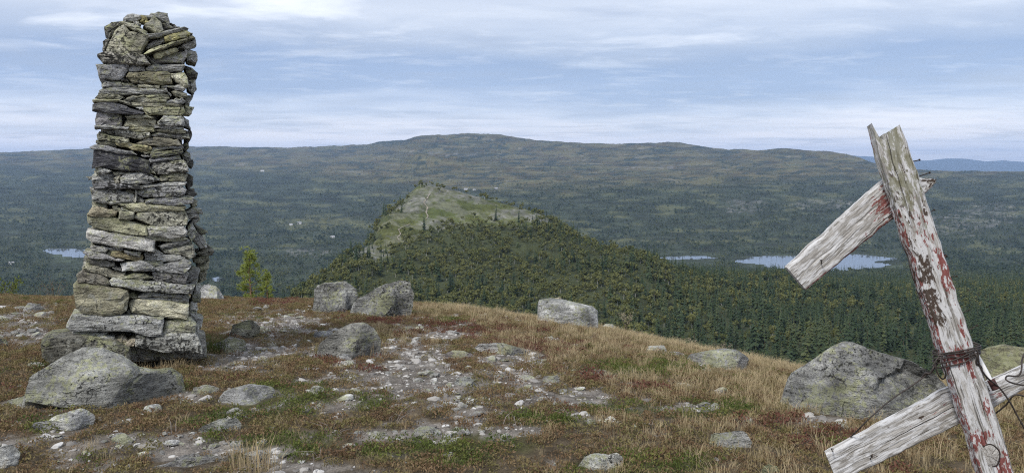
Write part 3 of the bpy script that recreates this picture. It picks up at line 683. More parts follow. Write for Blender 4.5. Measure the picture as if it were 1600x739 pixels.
st(TF,[465,60,500,30,700,45,900,60,1100,80,1210,100,1190,165,1000,155,780,140,620,120,480,95],(.32,.32,.30),.6,-.03)
st(TF,[135,120,170,85,300,90,480,110,610,140,630,200,610,310,560,350,400,360,220,340,165,290],(.235,.22,.155),.12,-.06,.5)
st(TF,[630,170,680,155,720,190,690,210,640,195],OLV,.1,.03)
st(TF,[720,190,810,155,1105,170,1105,200,900,195],GREY,.2)
st(TF,[730,205,900,195,1010,210,990,235,800,220],GREY,.2,.01)
st(TF,[1020,210,1120,180,1170,200,1160,240,1030,235],GREY,.3)
st(TF,[640,260,665,225,800,220,1000,240,1165,270,1165,360,1130,380,1000,380,850,350,660,340],(.30,.285,.21),.2,-.05)
st(TF,[620,320,640,320,655,350,630,360],GREY,.1,.02,.2)
st(TF,[80,460,130,370,250,360,600,365,930,375,940,420,920,520,780,535,640,500,400,500,110,500],(.29,.29,.275),.45,-.07,.5)
st(TF,[940,500,960,420,1080,390,1180,390,1225,440,1215,500,1100,520,950,528],(.25,.245,.19),.4,-.04)
st(TF,[130,530,250,520,500,550,500,585,300,590,160,560],GREY,.3,-.03)
st(TF,[250,510,430,510,430,525,260,525],GREY,.1)
st(TF,[700,545,1000,525,1220,520,1250,570,1290,685,1100,690,900,690,700,640],(.23,.23,.21),.85,-.09,.5)
st(TF,[520,570,580,545,630,590,560,610],TAN,.1,-.02,.2)
st(TF,[600,600,680,565,700,610,620,640],TAN,.1,-.03,.2)
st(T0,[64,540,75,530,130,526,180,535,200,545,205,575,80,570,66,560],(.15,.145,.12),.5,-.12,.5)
st(TF,[1170,330,1230,320,1240,380,1200,410,1170,380],GREY,.5,.06)
st(TF,[1190,250,1240,250,1240,310,1180,310],GREY,.5,.08)
st(TF,[1200,180,1270,170,1265,240,1200,240],GREY,.6,.12)
st(TF,[1230,380,1285,390,1270,480,1230,480],GREY,.5,.16)
st(TF,[1225,440,1260,450,1250,500,1225,500],GREY,.4,.08)
st(TF,[1250,550,1310,570,1310,620,1270,620],GREY,.4,.12)
st(TF,[1230,110,1270,110,1260,165,1215,165],GREY,.5,.14)
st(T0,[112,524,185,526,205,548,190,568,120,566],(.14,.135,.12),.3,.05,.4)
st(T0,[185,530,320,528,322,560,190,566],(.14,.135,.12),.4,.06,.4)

base = Vector((CA0.x, CA0.y, CA_GZ))
cairn = empty('stone_cairn', base)
tag(cairn, 'tall square dry-stone cairn of lichen-spotted slabs standing on the hilltop', 'cairn')
def to_w(V, o3):     # local (u, v, z) -> offset in world axes relative to the cairn root
    V = np.asarray(V); w = np.empty_like(V)
    w[:, 0] = V[:, 0] * CU.x + V[:, 1] * CN.x; w[:, 1] = V[:, 0] * CU.y + V[:, 1] * CN.y; w[:, 2] = V[:, 2]
    return w + np.array(o3)
nst = 0
def add_stone(poly_uz, cen, front, depth, col, dark, rng, yaw=0.0, **kw):
    """cen: world point of the outline's centre on the front plane"""
    global nst
    V, f = stone_mesh('stone', poly_uz, front, depth, rng, **kw)
    if yaw:
        c, s_ = math.cos(yaw), math.sin(yaw); u = V[:, 0] * c - V[:, 1] * s_; v = V[:, 0] * s_ + V[:, 1] * c; V[:, 0] = u; V[:, 1] = v
    o = mesh_obj('stone', to_w(V, (0, 0, 0)), f, M_stone, cairn); o.location = cen - base
    j = rng.normal(2.1, 0.24) if max(col) > .13 else rng.normal(1.4, .1); j = min(j, .56 / max(col)); o.color = (col[0] * j, col[1] * j, col[2] * j, dark); nst += 1
    return o
rngc = np.random.default_rng(11)
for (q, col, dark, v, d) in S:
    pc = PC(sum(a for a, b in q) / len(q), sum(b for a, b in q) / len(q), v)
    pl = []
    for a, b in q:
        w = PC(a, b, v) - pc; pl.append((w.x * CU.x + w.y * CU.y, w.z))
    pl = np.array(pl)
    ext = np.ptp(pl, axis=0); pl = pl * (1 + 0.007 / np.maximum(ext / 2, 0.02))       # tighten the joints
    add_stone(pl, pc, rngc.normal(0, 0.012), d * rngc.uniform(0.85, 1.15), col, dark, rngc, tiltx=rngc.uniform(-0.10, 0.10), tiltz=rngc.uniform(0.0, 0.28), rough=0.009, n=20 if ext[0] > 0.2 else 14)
# flanks and back: courses of slabs behind the traced face
prof_l = [(570, 112), (500, 118), (440, 122), (400, 138), (300, 146), (200, 152), (100, 160), (60, 168), (30, 178)]
prof_r = [(570, 312), (500, 304), (440, 300), (400, 296), (300, 292), (200, 290), (100, 292), (60, 296), (40, 280)]
def side_u(prof, zz, v):
    py = HZ + (EYE - zz) * F / 7.1
    px = np.interp(-py, [-a for a, b in prof], [b for a, b in prof])
    w = PC(px, py, 0) - Vector((CA0.x, CA0.y, 0)); return w.x * CU.x + w.y * CU.y
PALS = [GREY, OLV, (.20, .195, .165), BLK, (.28, .275, .25), (.16, .158, .15)]
DEP = 0.95
zt = EYE - (36 - HZ) / F * 7.1
for side in (-1, 1):
    z = CA_GZ - 0.03
    while z < zt - 0.1:
        h = rngc.uniform(0.10, 0.20); v = 0.20 + rngc.uniform(0, 0.12)
        ul = side_u(prof_l if side < 0 else prof_r, z + h / 2, 0) - side * (0.03 if side > 0 else 0.0)
        while v < DEP - 0.08:
            ln = min(rngc.uniform(0.22, 0.50), DEP - v + 0.05)
            # outline seen from the side: (along, z); depth runs inwards
            pl = [(-ln/2, -h*rngc.uniform(.35, .5)), (0, -h*.5), (ln/2, -h*rngc.uniform(.35, .5)), (ln/2*rngc.uniform(.9, 1.05), h*rngc.uniform(.2, .46)), (ln*.1, h*rngc.uniform(.42, .5)), (-ln/2*rngc.uniform(.9, 1.05), h*rngc.uniform(.2, .46))]
            u0 = ul * (1 - 0.03 * v)
            cen = Vector((CA0.x + CU.x * u0 + CN.x * (v + ln/2), CA0.y + CU.y * u0 + CN.y * (v + ln/2), z + h/2))
            add_stone(pl, cen, rngc.normal(0, 0.014), 0.30, PALS[rngc.integers(len(PALS))], rngc.uniform(.2, .7), rngc, yaw=math.pi/2 * side, tiltx=rngc.uniform(-.06, .06), tiltz=0.05, n=14)
            v += ln * 0.98
        z += h * 0.97
bv = []; bf = []
z = CA_GZ - 0.03
while z < zt - 0.1:            # back face, joined
    h = rngc.uniform(0.10, 0.20); u0 = side_u(prof_l, z + h/2, 0); u1 = side_u(prof_r, z + h/2, 0); u = u0
    while u < u1 - 0.05:
        ln = min(rngc.uniform(0.2, 0.45), u1 - u)
        pl = [(-ln/2, -h*.45), (0, -h*.5), (ln/2, -h*.45), (ln/2, h*.3), (0, h*.48), (-ln/2, h*.3)]
        V, f = stone_mesh('s', pl, 0.0, 0.3, rngc, n=12)
        V[:, 0] *= -1; V[:, 1] *= -1
        V = to_w(V, (CU.x * (u + ln/2) + CN.x * DEP, CU.y * (u + ln/2) + CN.y * DEP, z + h/2 - base.z))
        k = len(bv); bv.extend(V.tolist()); bf.extend([tuple(i + k for i in g_) for g_ in f]); u += ln
    z += h * 0.97
o = mesh_obj('back_stones', bv, bf, M_stone, cairn); o.color = (*GREY, 0.4); tag(o, kind='stuff')
cv = []
for zz in (CA_GZ - 0.1, zt - 0.10):        # rubble core
    l = side_u(prof_l, zz, 0) + 0.16; r_ = side_u(prof_r, zz, 0) - 0.13
    for (u, v) in ((l, 0.15), (r_, 0.15), (r_, DEP - 0.2), (l, DEP - 0.2)):
        cv.append((CU.x * u + CN.x * v, CU.y * u + CN.y * v, zz - base.z))
o = mesh_obj('rubble_core', cv, [(3,2,1,0),(4,5,6,7),(0,1,5,4),(1,2,6,5),(2,3,7,6),(3,0,4,7)], M_stone, cairn); o.color = (*BLK, 0.5)
cc_ = CA0 + CN * 0.45; FOOT.append((cc_.x, cc_.y, 0.62, 0.58))

# ------------------------------------------------------------------ boulders and stones
def rock(name, poly, label, cat='boulder', group=None, dep=None, col=GREY, dark=0.4, p=0.75, cuts=8, seed=1, sink=0.10, nz=0.03, res=(64, 24), push=0.15, Yb=None, planes=(), dents=(), facets=16):
    rng = np.random.default_rng(seed); poly = [(float(a), float(b)) for a, b in poly]
    bx = [a for a, b in poly if b > max(y for _, y in poly) - 8]; by = max(b for a, b in poly)
    Yb = Yb or ground_hit(sum(bx) / len(bx), by)
    wpx = max(a for a, b in poly) - min(a for a, b in poly); wid = wpx / F * Yb
    D = dep or 0.34 * wid
    Yc = Yb + D * push
    mid = (min(b for a, b in poly) + by) / 2
    cxp = sum(a for a, b in poly) / len(poly); cyp = by - 0.35 * (by - min(b for a, b in poly))
    q = []
    hgt = (by - min(b for a, b in poly)) / F * Yc
    for a, b in poly:
        w = P(a, b, Yc); zz = w.z
        if b > by - 0.35 * (by - min(y for _, y in poly)): zz -= sink + 0.15 * hgt
        q.append((w.x, zz))
    c = P(cxp, cyp, Yc); q = np.array(q) - np.array([c.x, c.z])
    NTh, NPh = res
    th = np.linspace(0, 2 * math.pi, NTh, endpoint=False); R = np.zeros(NTh)
    for k, t in enumerate(th):
        d = np.array([math.cos(t), math.sin(t)])
        for i in range(len(q)):
            a = q[i]; e = q[(i + 1) % len(q)] - a; den = d[0] * e[1] - d[1] * e[0]
            if abs(den) < 1e-12: continue
            s_ = (a[0] * e[1] - a[1] * e[0]) / den; u = (a[0] * d[1] - a[1] * d[0]) / den
            if s_ > 0 and -1e-6 <= u <= 1 + 1e-6: R[k] = max(R[k], s_)
    R = np.maximum(R, 0.01)
    ph = np.linspace(-math.pi/2, math.pi/2, NPh)
    cph = np.cos(ph) ** p; sph = np.sign(ph) * np.abs(np.sin(ph)) ** min(1.0, p + 0.15)
    V = np.zeros((NPh, NTh, 3))
    V[..., 0] = cph[:, None] * (R * np.cos(th))[None]; V[..., 2] = cph[:, None] * (R * np.sin(th))[None]; V[..., 1] = D * sph[:, None]
    V = V.reshape(-1, 3); size = max(wid, hgt)
    for i in range(cuts):
        s_ = -1 if i % 3 < 2 else 1
        d = np.array([rng.uniform(-.75, .75), s_ * rng.uniform(.55, 1), rng.uniform(-.15, .85)]); d /= np.linalg.norm(d)
        dt = V @ d; lim = dt.max() * rng.uniform(.50, .82)
        V = V - d[None] * (np.maximum(dt - lim, 0) * np.clip(np.abs(V[:, 1]) / (.25 * D), 0, 1))[:, None] * 0.97
    for (a_, b_, c_, fr2) in planes:
        d = np.array([a_, b_, c_], float); d /= np.linalg.norm(d); dt = V @ d; V = V - d[None] * (np.maximum(dt - dt.max() * fr2, 0) * np.clip(np.abs(V[:, 1]) / (.22 * D), 0, 1))[:, None]
    for i in range(facets):
        d = np.array([rng.normal(0, .7), -abs(rng.normal(.5, .5)) if i % 4 else abs(rng.normal(.6, .5)), rng.normal(.25, .6)]); d /= np.linalg.norm(d)
        dt = V @ d; lim = np.quantile(dt, rng.uniform(.80, .985)); V = V - d[None] * (np.maximum(dt - lim, 0) * np.clip(np.abs(V[:, 1]) / (.25 * D), 0, 1))[:, None] * 0.9
    o3 = rng.uniform(0, 50, 3); s1 = size * 0.35
    nrm = V / np.maximum(np.linalg.norm(V, axis=1), 1e-6)[:, None]
    dn = fbm(V[:, 0] / s1 + o3[0], V[:, 1] / s1 + o3[1], V[:, 2] / s1 + o3[2], 5, 0.55)
    crk = -np.abs(pn(V[:, 0] / (s1 * 1.5) + o3[2], V[:, 1] / (s1 * 1.5) + o3[0], V[:, 2] / (s1 * 0.7) + o3[1]))
    V = V + nrm * (dn * nz * 0.9 - np.clip(1 + crk / 0.05, 0, 1) * nz * 0.55 + nz * 0.5 * np.abs(fbm(V[:, 0] / (s1 * .3) + o3[1], V[:, 1] / (s1 * .3), V[:, 2] / (s1 * .16) + o3[2], 3, 0.6)))[:, None] * size
    for (dx_, dy_, rr_, dp_) in dents:
        cpx = np.array(P(dx_, dy_, Yc)) - np.array(c); dd = np.sqrt(((V[:, 0] - cpx[0]) / rr_) ** 2 + ((V[:, 2] - cpx[2]) / (rr_ * .55)) ** 2) + 0.5 * fbm(V[:, 0] * 9, V[:, 2] * 9, 3.0, 3)
        V[:, 1] += np.where(V[:, 1] < 0, dp_ * (1 - sstep(.75, 1.0, dd)), 0)
    V[:, 2] -= np.where(V[:, 2] > 0, np.maximum(V[:, 1], 0) * 0.24, 0)
    az = math.atan2(c.x, c.y); ca, sa = math.cos(az), math.sin(az)
    V = np.stack([V[:, 0] * ca + V[:, 1] * sa, -V[:, 0] * sa + V[:, 1] * ca, V[:, 2]], 1)
    faces = []
    for i in range(NPh - 1):
        for j in range(NTh):
            a = i * NTh + j; b = i * NTh + (j + 1) % NTh
            faces.append((a, b, b + NTh, a + NTh))
    V = V.tolist() ; n0 = len(V)
    o = mesh_obj(name, V, faces, M_rock, smooth=True); o.location = c
    o.data.set_sharp_from_angle(angle=math.radians(24))
    o.color = (col[0] * 1.3, col[1] * 1.3, col[2] * 1.3, dark); tag(o, label, cat, group)
    FOOT.append((c.x, Yc, wid * 0.44, D * 0.8))
    return o
RK = [
 ('boulder', [(48,602),(62,575),(110,549),(135,537),(160,540),(190,555),(215,577),(245,585),(262,580),(280,595),(289,612),(250,620),(200,624),(120,628),(70,618)], 'large pointed grey boulder with yellow-green lichen in front of the cairn', dict(dep=.50, col=(.25,.25,.23), dark=.42, p=1.15, cuts=0, facets=9, seed=3, res=(150,70), nz=.018, planes=[(-.5,-.62,.6,.62),(.15,-.95,.25,.55),(.65,-.6,.45,.68),(.5,-.8,.05,.62)])),
 ('flat_rock', [(318,624),(345,604),(385,597),(420,600),(443,610),(432,621),(390,626)], 'pale low flat rock right of the pointed boulder below the cairn', dict(dep=.34, col=(.30,.30,.29), dark=.1, seed=4)),
 ('flat_rock', [(288,610),(300,601),(330,600),(345,606),(330,614),(300,615)], 'low pale slab between pointed boulder and low flat rock', dict(col=(.30,.295,.27), dark=.1, seed=5, res=(40,16))),
 ('boulder', [(480,472),(488,446),(505,438),(540,440),(562,452),(566,478),(548,486),(500,480)], 'dark grey rounded boulder, left one of the touching pair on the crest', dict(dep=.55, col=(.185,.185,.175), dark=.6, p=.6, seed=6, res=(100,44), nz=.032, planes=[(.2,-.7,.6,.6)])),
 ('boulder', [(543,482),(556,462),(590,446),(625,433),(645,437),(652,460),(650,489),(600,493),(565,490)], 'taller dark grey boulder with steep right side, right one of the pair on the crest', dict(dep=.55, col=(.195,.195,.185), dark=.6, p=.6, seed=17, res=(110,46), nz=.032, push=.2, planes=[(-.4,-.7,.6,.55),(.7,-.7,.1,.6)])),
 ('rock', [(546,488),(556,480),(568,475),(583,489)], 'small pale pointed rock at the foot of the boulder pair', dict(col=(.33,.33,.31), dark=.1, seed=8, res=(40,16))),
 ('boulder', [(839,505),(841,468),(860,465),(885,468),(925,477),(935,484),(933,506),(900,509)], 'blocky pale grey boulder with square corners on the grassy crest', dict(dep=.36, col=(.36,.36,.345), dark=.30, p=.34, cuts=0, facets=5, seed=9, res=(100,46), nz=.016, planes=[(.55,-.8,.1,.80),(0,-.75,.66,.86)])),
 ('boulder', [(486,550),(495,530),(520,515),(545,504),(570,502),(586,512),(598,532),(595,553),(550,558)], 'smooth dome-shaped grey boulder in the middle of the gravel', dict(dep=.36, col=(.215,.212,.195), dark=.3, p=.8, seed=10, res=(100,44), nz=.024, planes=[(-.3,-.6,.7,.6),(.6,-.7,.2,.65)])),
 ('flat_rock', [(737,541),(745,533),(790,536),(825,541),(839,550),(815,554),(760,547)], 'long flat pale slab lying in the grass below the blocky boulder', dict(dep=.26, col=(.29,.285,.275), dark=.25, seed=11)),
 ('flat_rock', [(688,553),(700,546),(740,549),(756,555),(720,558)], 'dull purplish flat slab lying left of the long pale slab', dict(col=(.20,.18,.175), dark=.3, seed=12, res=(40,16))),
 ('boulder', [(1064,558),(1075,546),(1110,543),(1150,545),(1172,558),(1171,571),(1140,575),(1100,568)], 'low wide grey boulder with lichen on the right crest edge', dict(dep=.5, col=(.26,.26,.255), dark=.3, seed=13, res=(80,30), p=.65)),
 ('boulder', [(1216,618),(1240,595),(1320,533),(1335,530),(1375,540),(1425,545),(1460,565),(1478,590),(1474,638),(1400,648),(1330,645),(1250,634)], 'huge slanted grey boulder with a flat top behind the leaning wooden post', dict(dep=.62, col=(.205,.205,.195), dark=.40, p=.62, cuts=0, facets=9, seed=14, res=(170,76), nz=.014, push=.2, planes=[(-.45,-.72,.52,.50),(.12,-.80,.60,.50),(.55,-.75,.25,.62),(.0,-1,.05,.62)], dents=[(1408,592,.20,.10),(1306,594,.09,.03)])),
 ('rock', [(1092,687),(1110,676),(1150,667),(1170,670),(1179,685),(1160,695),(1110,697)], 'grey rock with white crust in the brown grass left of the lower board', dict(col=(.34,.34,.32), dark=.4, seed=15)),
 ('rock', [(874,724),(910,712),(965,702),(980,706),(981,719),(930,729),(890,730)], 'long grey rock with pale lichen near the bottom edge', dict(col=(.33,.33,.30), dark=.45, seed=16)),
 ('rock', [(1176,744),(1190,730),(1202,722),(1215,725),(1230,745)], 'yellow-green lichen covered rock at the bottom edge', dict(col=(.33,.36,.22), dark=.0, seed=18, res=(48,20))),
 ('flat_rock', [(188,730),(230,715),(330,707),(357,712),(355,722),(300,730)], 'long flat grey slab half sunk in the bare soil at lower left', dict(dep=.2, col=(.28,.275,.265), dark=.35, seed=19)),
 ('rock', [(50,657),(85,640),(125,638),(148,652),(142,666),(110,670)], 'wedge-shaped pale grey rock below the pointed boulder', dict(col=(.33,.33,.32), dark=.15, seed=20)),
 ('rock', [(306,664),(340,652),(370,650),(379,660),(373,673),(330,673)], 'rounded grey rock with yellow lichen beside green crowberry', dict(col=(.28,.285,.26), dark=.2, seed=21, res=(48,20))),
 ('rock', [(-30,728),(-5,697),(18,693),(29,710),(18,728)], 'pale rock cut by the lower left edge', dict(col=(.34,.34,.32), dark=.2, seed=22, res=(48,20))),
 ('rock', [(26,487),(45,472),(65,472),(82,486)], 'pale grey rock left of the cairn near the crest', dict(col=(.34,.335,.315), dark=.15, seed=23, res=(48,20))),
 ('boulder', [(300,468),(314,443),(325,440),(345,453),(364,468)], 'smooth pale boulder behind the right side of the cairn', dict(dep=.3, col=(.33,.33,.32), dark=.1, seed=24, res=(48,20))),
 ('rock', [(353,522),(362,503),(395,498),(408,511),(402,526),(370,527)], 'olive grey rock in the gravel right of the cairn', dict(col=(.24,.23,.18), dark=.2, seed=25, res=(48,20))),
 ('rock', [(330,533),(360,520),(385,530),(397,542),(380,549),(352,547)], 'pale ridged rock beside green grass at the foot of the cairn', dict(col=(.31,.30,.28), dark=.2, seed=26, res=(48,20))),
 ('flat_rock', [(513,559),(525,551),(545,552),(553,558),(540,562)], 'small white flat stone among red plants before the dome-shaped boulder', dict(col=(.42,.42,.40), dark=.05, seed=27, res=(32,14))),
 ('flat_rock', [(482,527),(490,516),(520,515),(527,526)], 'grey slab against the left side of the dome-shaped boulder', dict(col=(.22,.22,.22), dark=.2, seed=28, res=(32,14))),
 ('flat_rock', [(566,681),(575,673),(604,672),(610,679),(590,683)], 'white flat stone in green plants at lower centre', dict(col=(.46,.45,.43), dark=.05, seed=29, res=(32,14))),
 ('rock', [(982,670),(992,658),(1004,669)], 'small pyramid-shaped olive stone in the grass', dict(col=(.27,.28,.22), dark=.1, seed=30, res=(32,14))),
 ('flat_rock', [(907,662),(915,654),(932,654),(938,661)], 'small white flat stone left of the pyramid-shaped stone', dict(col=(.44,.43,.41), dark=.05, seed=31, res=(32,14))),
 ('rock', [(698,603),(712,586),(740,586),(764,602)], 'low grey-green rock in the central gravel', dict(col=(.28,.285,.27), dark=.25, seed=32, res=(40,18))),
 ('flat_rock', [(838,597),(848,584),(875,585),(884,595)], 'pale flat stone at the right end of the central gravel', dict(col=(.33,.32,.30), dark=.1, seed=33, res=(32,14))),
 ('flat_rock', [(1088,580),(1096,573),(1114,574),(1120,580)], 'pale flat stone below the low wide boulder on the right', dict(col=(.38,.37,.35), dark=.05, seed=34, res=(32,14))),
 ('flat_rock', [(1046,603),(1058,596),(1082,596),(1088,602)], 'pale stone above a red leaf patch on the right slope', dict(col=(.34,.32,.29), dark=.1, seed=35, res=(32,14))),
 ('flat_rock', [(888,634),(900,626),(935,625),(948,633)], 'pale weathered slab below the right end of the gravel', dict(col=(.33,.32,.29), dark=.1, seed=36, res=(32,14))),
 ('flat_rock', [(1148,658),(1162,649),(1182,652),(1190,660)], 'pale stone just above the white-crusted rock', dict(col=(.32,.31,.27), dark=.1, seed=37, res=(32,14))),
 ('rock', [(-16,544),(-4,526),(10,527),(16,543)], 'dark rounded rock cut by the left edge', dict(col=(.085,.085,.08), dark=.3, seed=38, res=(32,14))),
 ('rock', [(466,614),(488,600),(508,604),(514,617)], 'pale rock half buried in green crowberry', dict(col=(.33,.33,.28), dark=.1, seed=39, res=(32,14))),
 ('mound_rock', [(1490,606),(1520,560),(1540,543),(1575,536),(1640,533),(1720,556),(1740,606)], 'rock mound crusted with yellow lichen behind the post at right edge', dict(dep=.8, col=(.21,.20,.13), dark=.1, seed=40, res=(90,36), nz=.03)),
 ('flat_rock', [(926,514),(945,503),(965,507),(974,514)], 'low pale rock to the right of the blocky boulder', dict(col=(.32,.32,.30), dark=.2, seed=41, res=(32,14))),
 ('flat_rock', [(208,642),(225,631),(250,632),(264,642)], 'small pale slab below the pointed boulder', dict(col=(.32,.32,.30), dark=.2, seed=42, res=(32,14))),
 ('flat_rock', [(-10,628),(10,619),(45,619),(62,626),(30,630)], 'thin white slab at the left edge', dict(col=(.36,.36,.34), dark=.1, seed=43, res=(32,14))),
 ('flat_rock', [(1030,556),(1045,549),(1070,549),(1080,556)], 'thin pale slab left of the low wide boulder', dict(col=(.32,.31,.29), dark=.2, seed=44, res=(32,14))),
 ('flat_rock', [(1112,610),(1122,602),(1136,606),(1146,615),(1130,616)], 'slanting brown-grey stone on the right slope', dict(col=(.27,.25,.21), dark=.2, seed=45, res=(32,14))),
 ('flat_rock', [(700,636),(710,626),(735,628),(742,636)], 'grey-white stone in the lower gravel', dict(col=(.38,.37,.35), dark=.1, seed=46, res=(32,14))),
 ('flat_rock', [(655,640),(668,630),(690,631),(700,641)], 'round grey stone left of the grey-white stone in the gravel', dict(col=(.25,.25,.25), dark=.2, seed=47, res=(32,14))),
]
for (nm, poly, lab, kw) in RK: rock(nm, poly, lab, 'boulder' if nm == 'boulder' else 'rock', **kw)
# thin slab resting on the blocky boulder
yb = ground_hit(885, 509) + 0.28
sp = rock('flat_rock', [(862,467),(866,463.5),(878,464.5),(881,468)], 'thin tan slab lying on top of the blocky boulder', 'rock', dep=.06, col=(.34,.30,.22), dark=.1, seed=50, res=(24,12), sink=0.0, Yb=yb)
FOOT.pop()
# the many smaller stones that lie about
small_meshes = []
for k in range(8):
    rng = np.random.default_rng(100 + k)
    bm = bmesh.new(); bmesh.ops.create_icosphere(bm, subdivisions=2, radius=1.0)
    V = np.array([v.co[:] for v in bm.verts]); V *= np.array([1, rng.uniform(.55, .95), rng.uniform(.2, .5)])
    for i in range(9):
        d = rng.normal(size=3); d /= np.linalg.norm(d); dt = V @ d; V -= d[None] * np.maximum(dt - dt.max() * rng.uniform(.62, .85), 0)[:, None]
    V += rng.normal(0, .02, V.shape)
    for v, c_ in zip(bm.verts, V): v.co = c_
    me = bpy.data.meshes.new('loose_stone'); bm.to_mesh(me); bm.free(); me.materials.append(M_rock); small_meshes.append(me)
def free(X, Y, s=1.0):
    ok = np.ones(np.shape(X), bool)
    for (fx, fy, rx, ry) in FOOT: ok &= ((X - fx) / (rx * s)) ** 2 + ((Y - fy) / (ry * s)) ** 2 > 1
    return ok
rng = np.random.default_rng(21); cnt = 0; tries = 0
while cnt < 240 and tries < 9000:
    tries += 1
    px = rng.uniform(-10, 1500); py = rng.uniform(480, 738)
    Y = ground_hit(px, py)
    X = (px - 800) / F * Y
    if HZ + F * (EYE - float(ground_z(X, Y))) / Y > py + 4 or Y > 13.5: continue
    g_, r_, e_, gr_ = gz(np.array([px]), np.array([py]), np.array([X]), np.array([Y]))
    if rng.random() > g_[0] * 0.95 + 0.05 or not free(np.array(X), np.array(Y), 1.08): continue
    wpx = 10 + rng.exponential(8.0); s_ = min(wpx / F * Y / 2, 0.17)
    o = bpy.data.objects.new('loose_stone', small_meshes[cnt % 8]); COL.objects.link(o)
    o.location = (X, Y, float(ground_z(X, Y)) + s_ * 0.12); o.scale = (s_, s_, s_ * rng.uniform(.7, 1.1)); o.rotation_euler = (rng.uniform(-.25, .25), rng.uniform(-.25, .25), rng.uniform(0, 6.28)); o.location.z -= s_ * .02
    t = rng.uniform(.32, .56); o.color = (t, t * .985, t * .93, rng.uniform(0, .25))
    tag(o, 'small loose grey stone lying among the gravel and heath', 'stone', 'small loose stones on the hilltop'); cnt += 1
# ------------------------------------------------------------------ leaning wooden marker
def wood_material(name, red=0.5, white=0.5, rot=0.3, seed=0.0):
    m = NT(name)
    a = m.n('ShaderNodeAttribute', attribute_name='wood'); w = a.outputs['Vector']      # (along, across, face) in metres
    off = (seed, seed * 1.7, seed * 0.3)
    g1 = m.noise(m.vadd(m.vmul(w, (7.0, 240.0, 60.0)), off), 1.0, 5, 0.65)
    g2 = m.noise(m.vadd(m.vmul(w, (2.2, 60.0, 30.0)), off), 1.0, 4, 0.6)
    col = ramp(m.t, g1, [(0.32, (0.055, 0.05, 0.045)), (0.46, (0.27, 0.255, 0.23)), (0.60, (0.44, 0.425, 0.40)), (0.75, (0.34, 0.32, 0.29))])
    pw = m.noise(m.vadd(m.vmul(w, (16.0, 75.0, 40.0)), (seed + 3, 1, 0)), 1.0, 5, 0.65)
    col = m.mix(m.mapr(pw, 0.52 - 0.1 * white, 0.60 - 0.1 * white, 0.0, 0.75), col, (0.60, 0.60, 0.60, 1))
    at = m.n('ShaderNodeAttribute', attribute_name='mask'); sp = m.n('ShaderNodeSeparateXYZ'); m.L(at.outputs['Vector'], sp.inputs[0])
    pr = m.noise(m.vadd(m.vmul(w, (42.0, 120.0, 90.0)), (seed + 7, 4, 0)), 1.0, 5, 0.62)
    rf = m.mapr(m.math('ADD', pr, m.math('MULTIPLY', sp.outputs[0], 0.30)), 0.70, 0.735, 0.0, red)
    col = m.mix(rf, col, m.mix(pw, (0.13, 0.03, 0.025, 1), (0.24, 0.07, 0.06, 1)))
    pb = m.noise(m.vadd(m.vmul(w, (45.0, 90.0, 80.0)), (seed + 9, 8, 0)), 1.0, 5, 0.65)
    bf_ = m.mapr(m.math('ADD', pb, m.math('MULTIPLY', sp.outputs[1], 0.32)), 0.665, 0.71, 0.0, 0.95)
    col = m.mix(bf_, col, (0.045, 0.028, 0.018, 1))
    pg = m.noise(m.vadd(m.vmul(w, (22.0, 45.0, 40.0)), (seed + 19, 2, 0)), 1.0, 5, 0.7)
    gf = m.mapr(m.math('ADD', pg, m.math('MULTIPLY', sp.outputs[2], 0.24)), 0.66, 0.74, 0.0, 0.8)
    col = m.mix(gf, col, (0.19, 0.185, 0.12, 1))
    ck_ = m.noise(m.vadd(m.vmul(w, (1.6, 130.0, 50.0)), (seed + 31, 2, 0)), 1.0, 3, 0.5)
    col = m.mix(m.mapr(ck_, 0.33, 0.39, 0.85, 0.0), col, (0.03, 0.026, 0.022, 1))
    m.L(col, m.b.inputs['Base Color']); m.b.inputs['Roughness'].default_value = 0.88; m.b.inputs['Specular IOR Level'].default_value = 0.25
    h = m.math('ADD', m.math('ADD', g1, m.math('MULTIPLY', g2, 0.8)), m.math('ADD', m.math('MULTIPLY', m.mapr(ck_, 0.30, 0.40, 0.0, 1.0), 0.9), m.math('MULTIPLY', pw, 0.5)))
    m.bump(h, 0.75, 0.0035)
    return m.m
M_post = wood_material('post_wood', 0.95, 0.75, 0.5, 0.0)
M_board = wood_material('upper_board_wood', 0.9, 0.4, 0.4, 20.0)
M_board2 = wood_material('lower_board_wood', 0.75, 0.5, 0.4, 41.0)
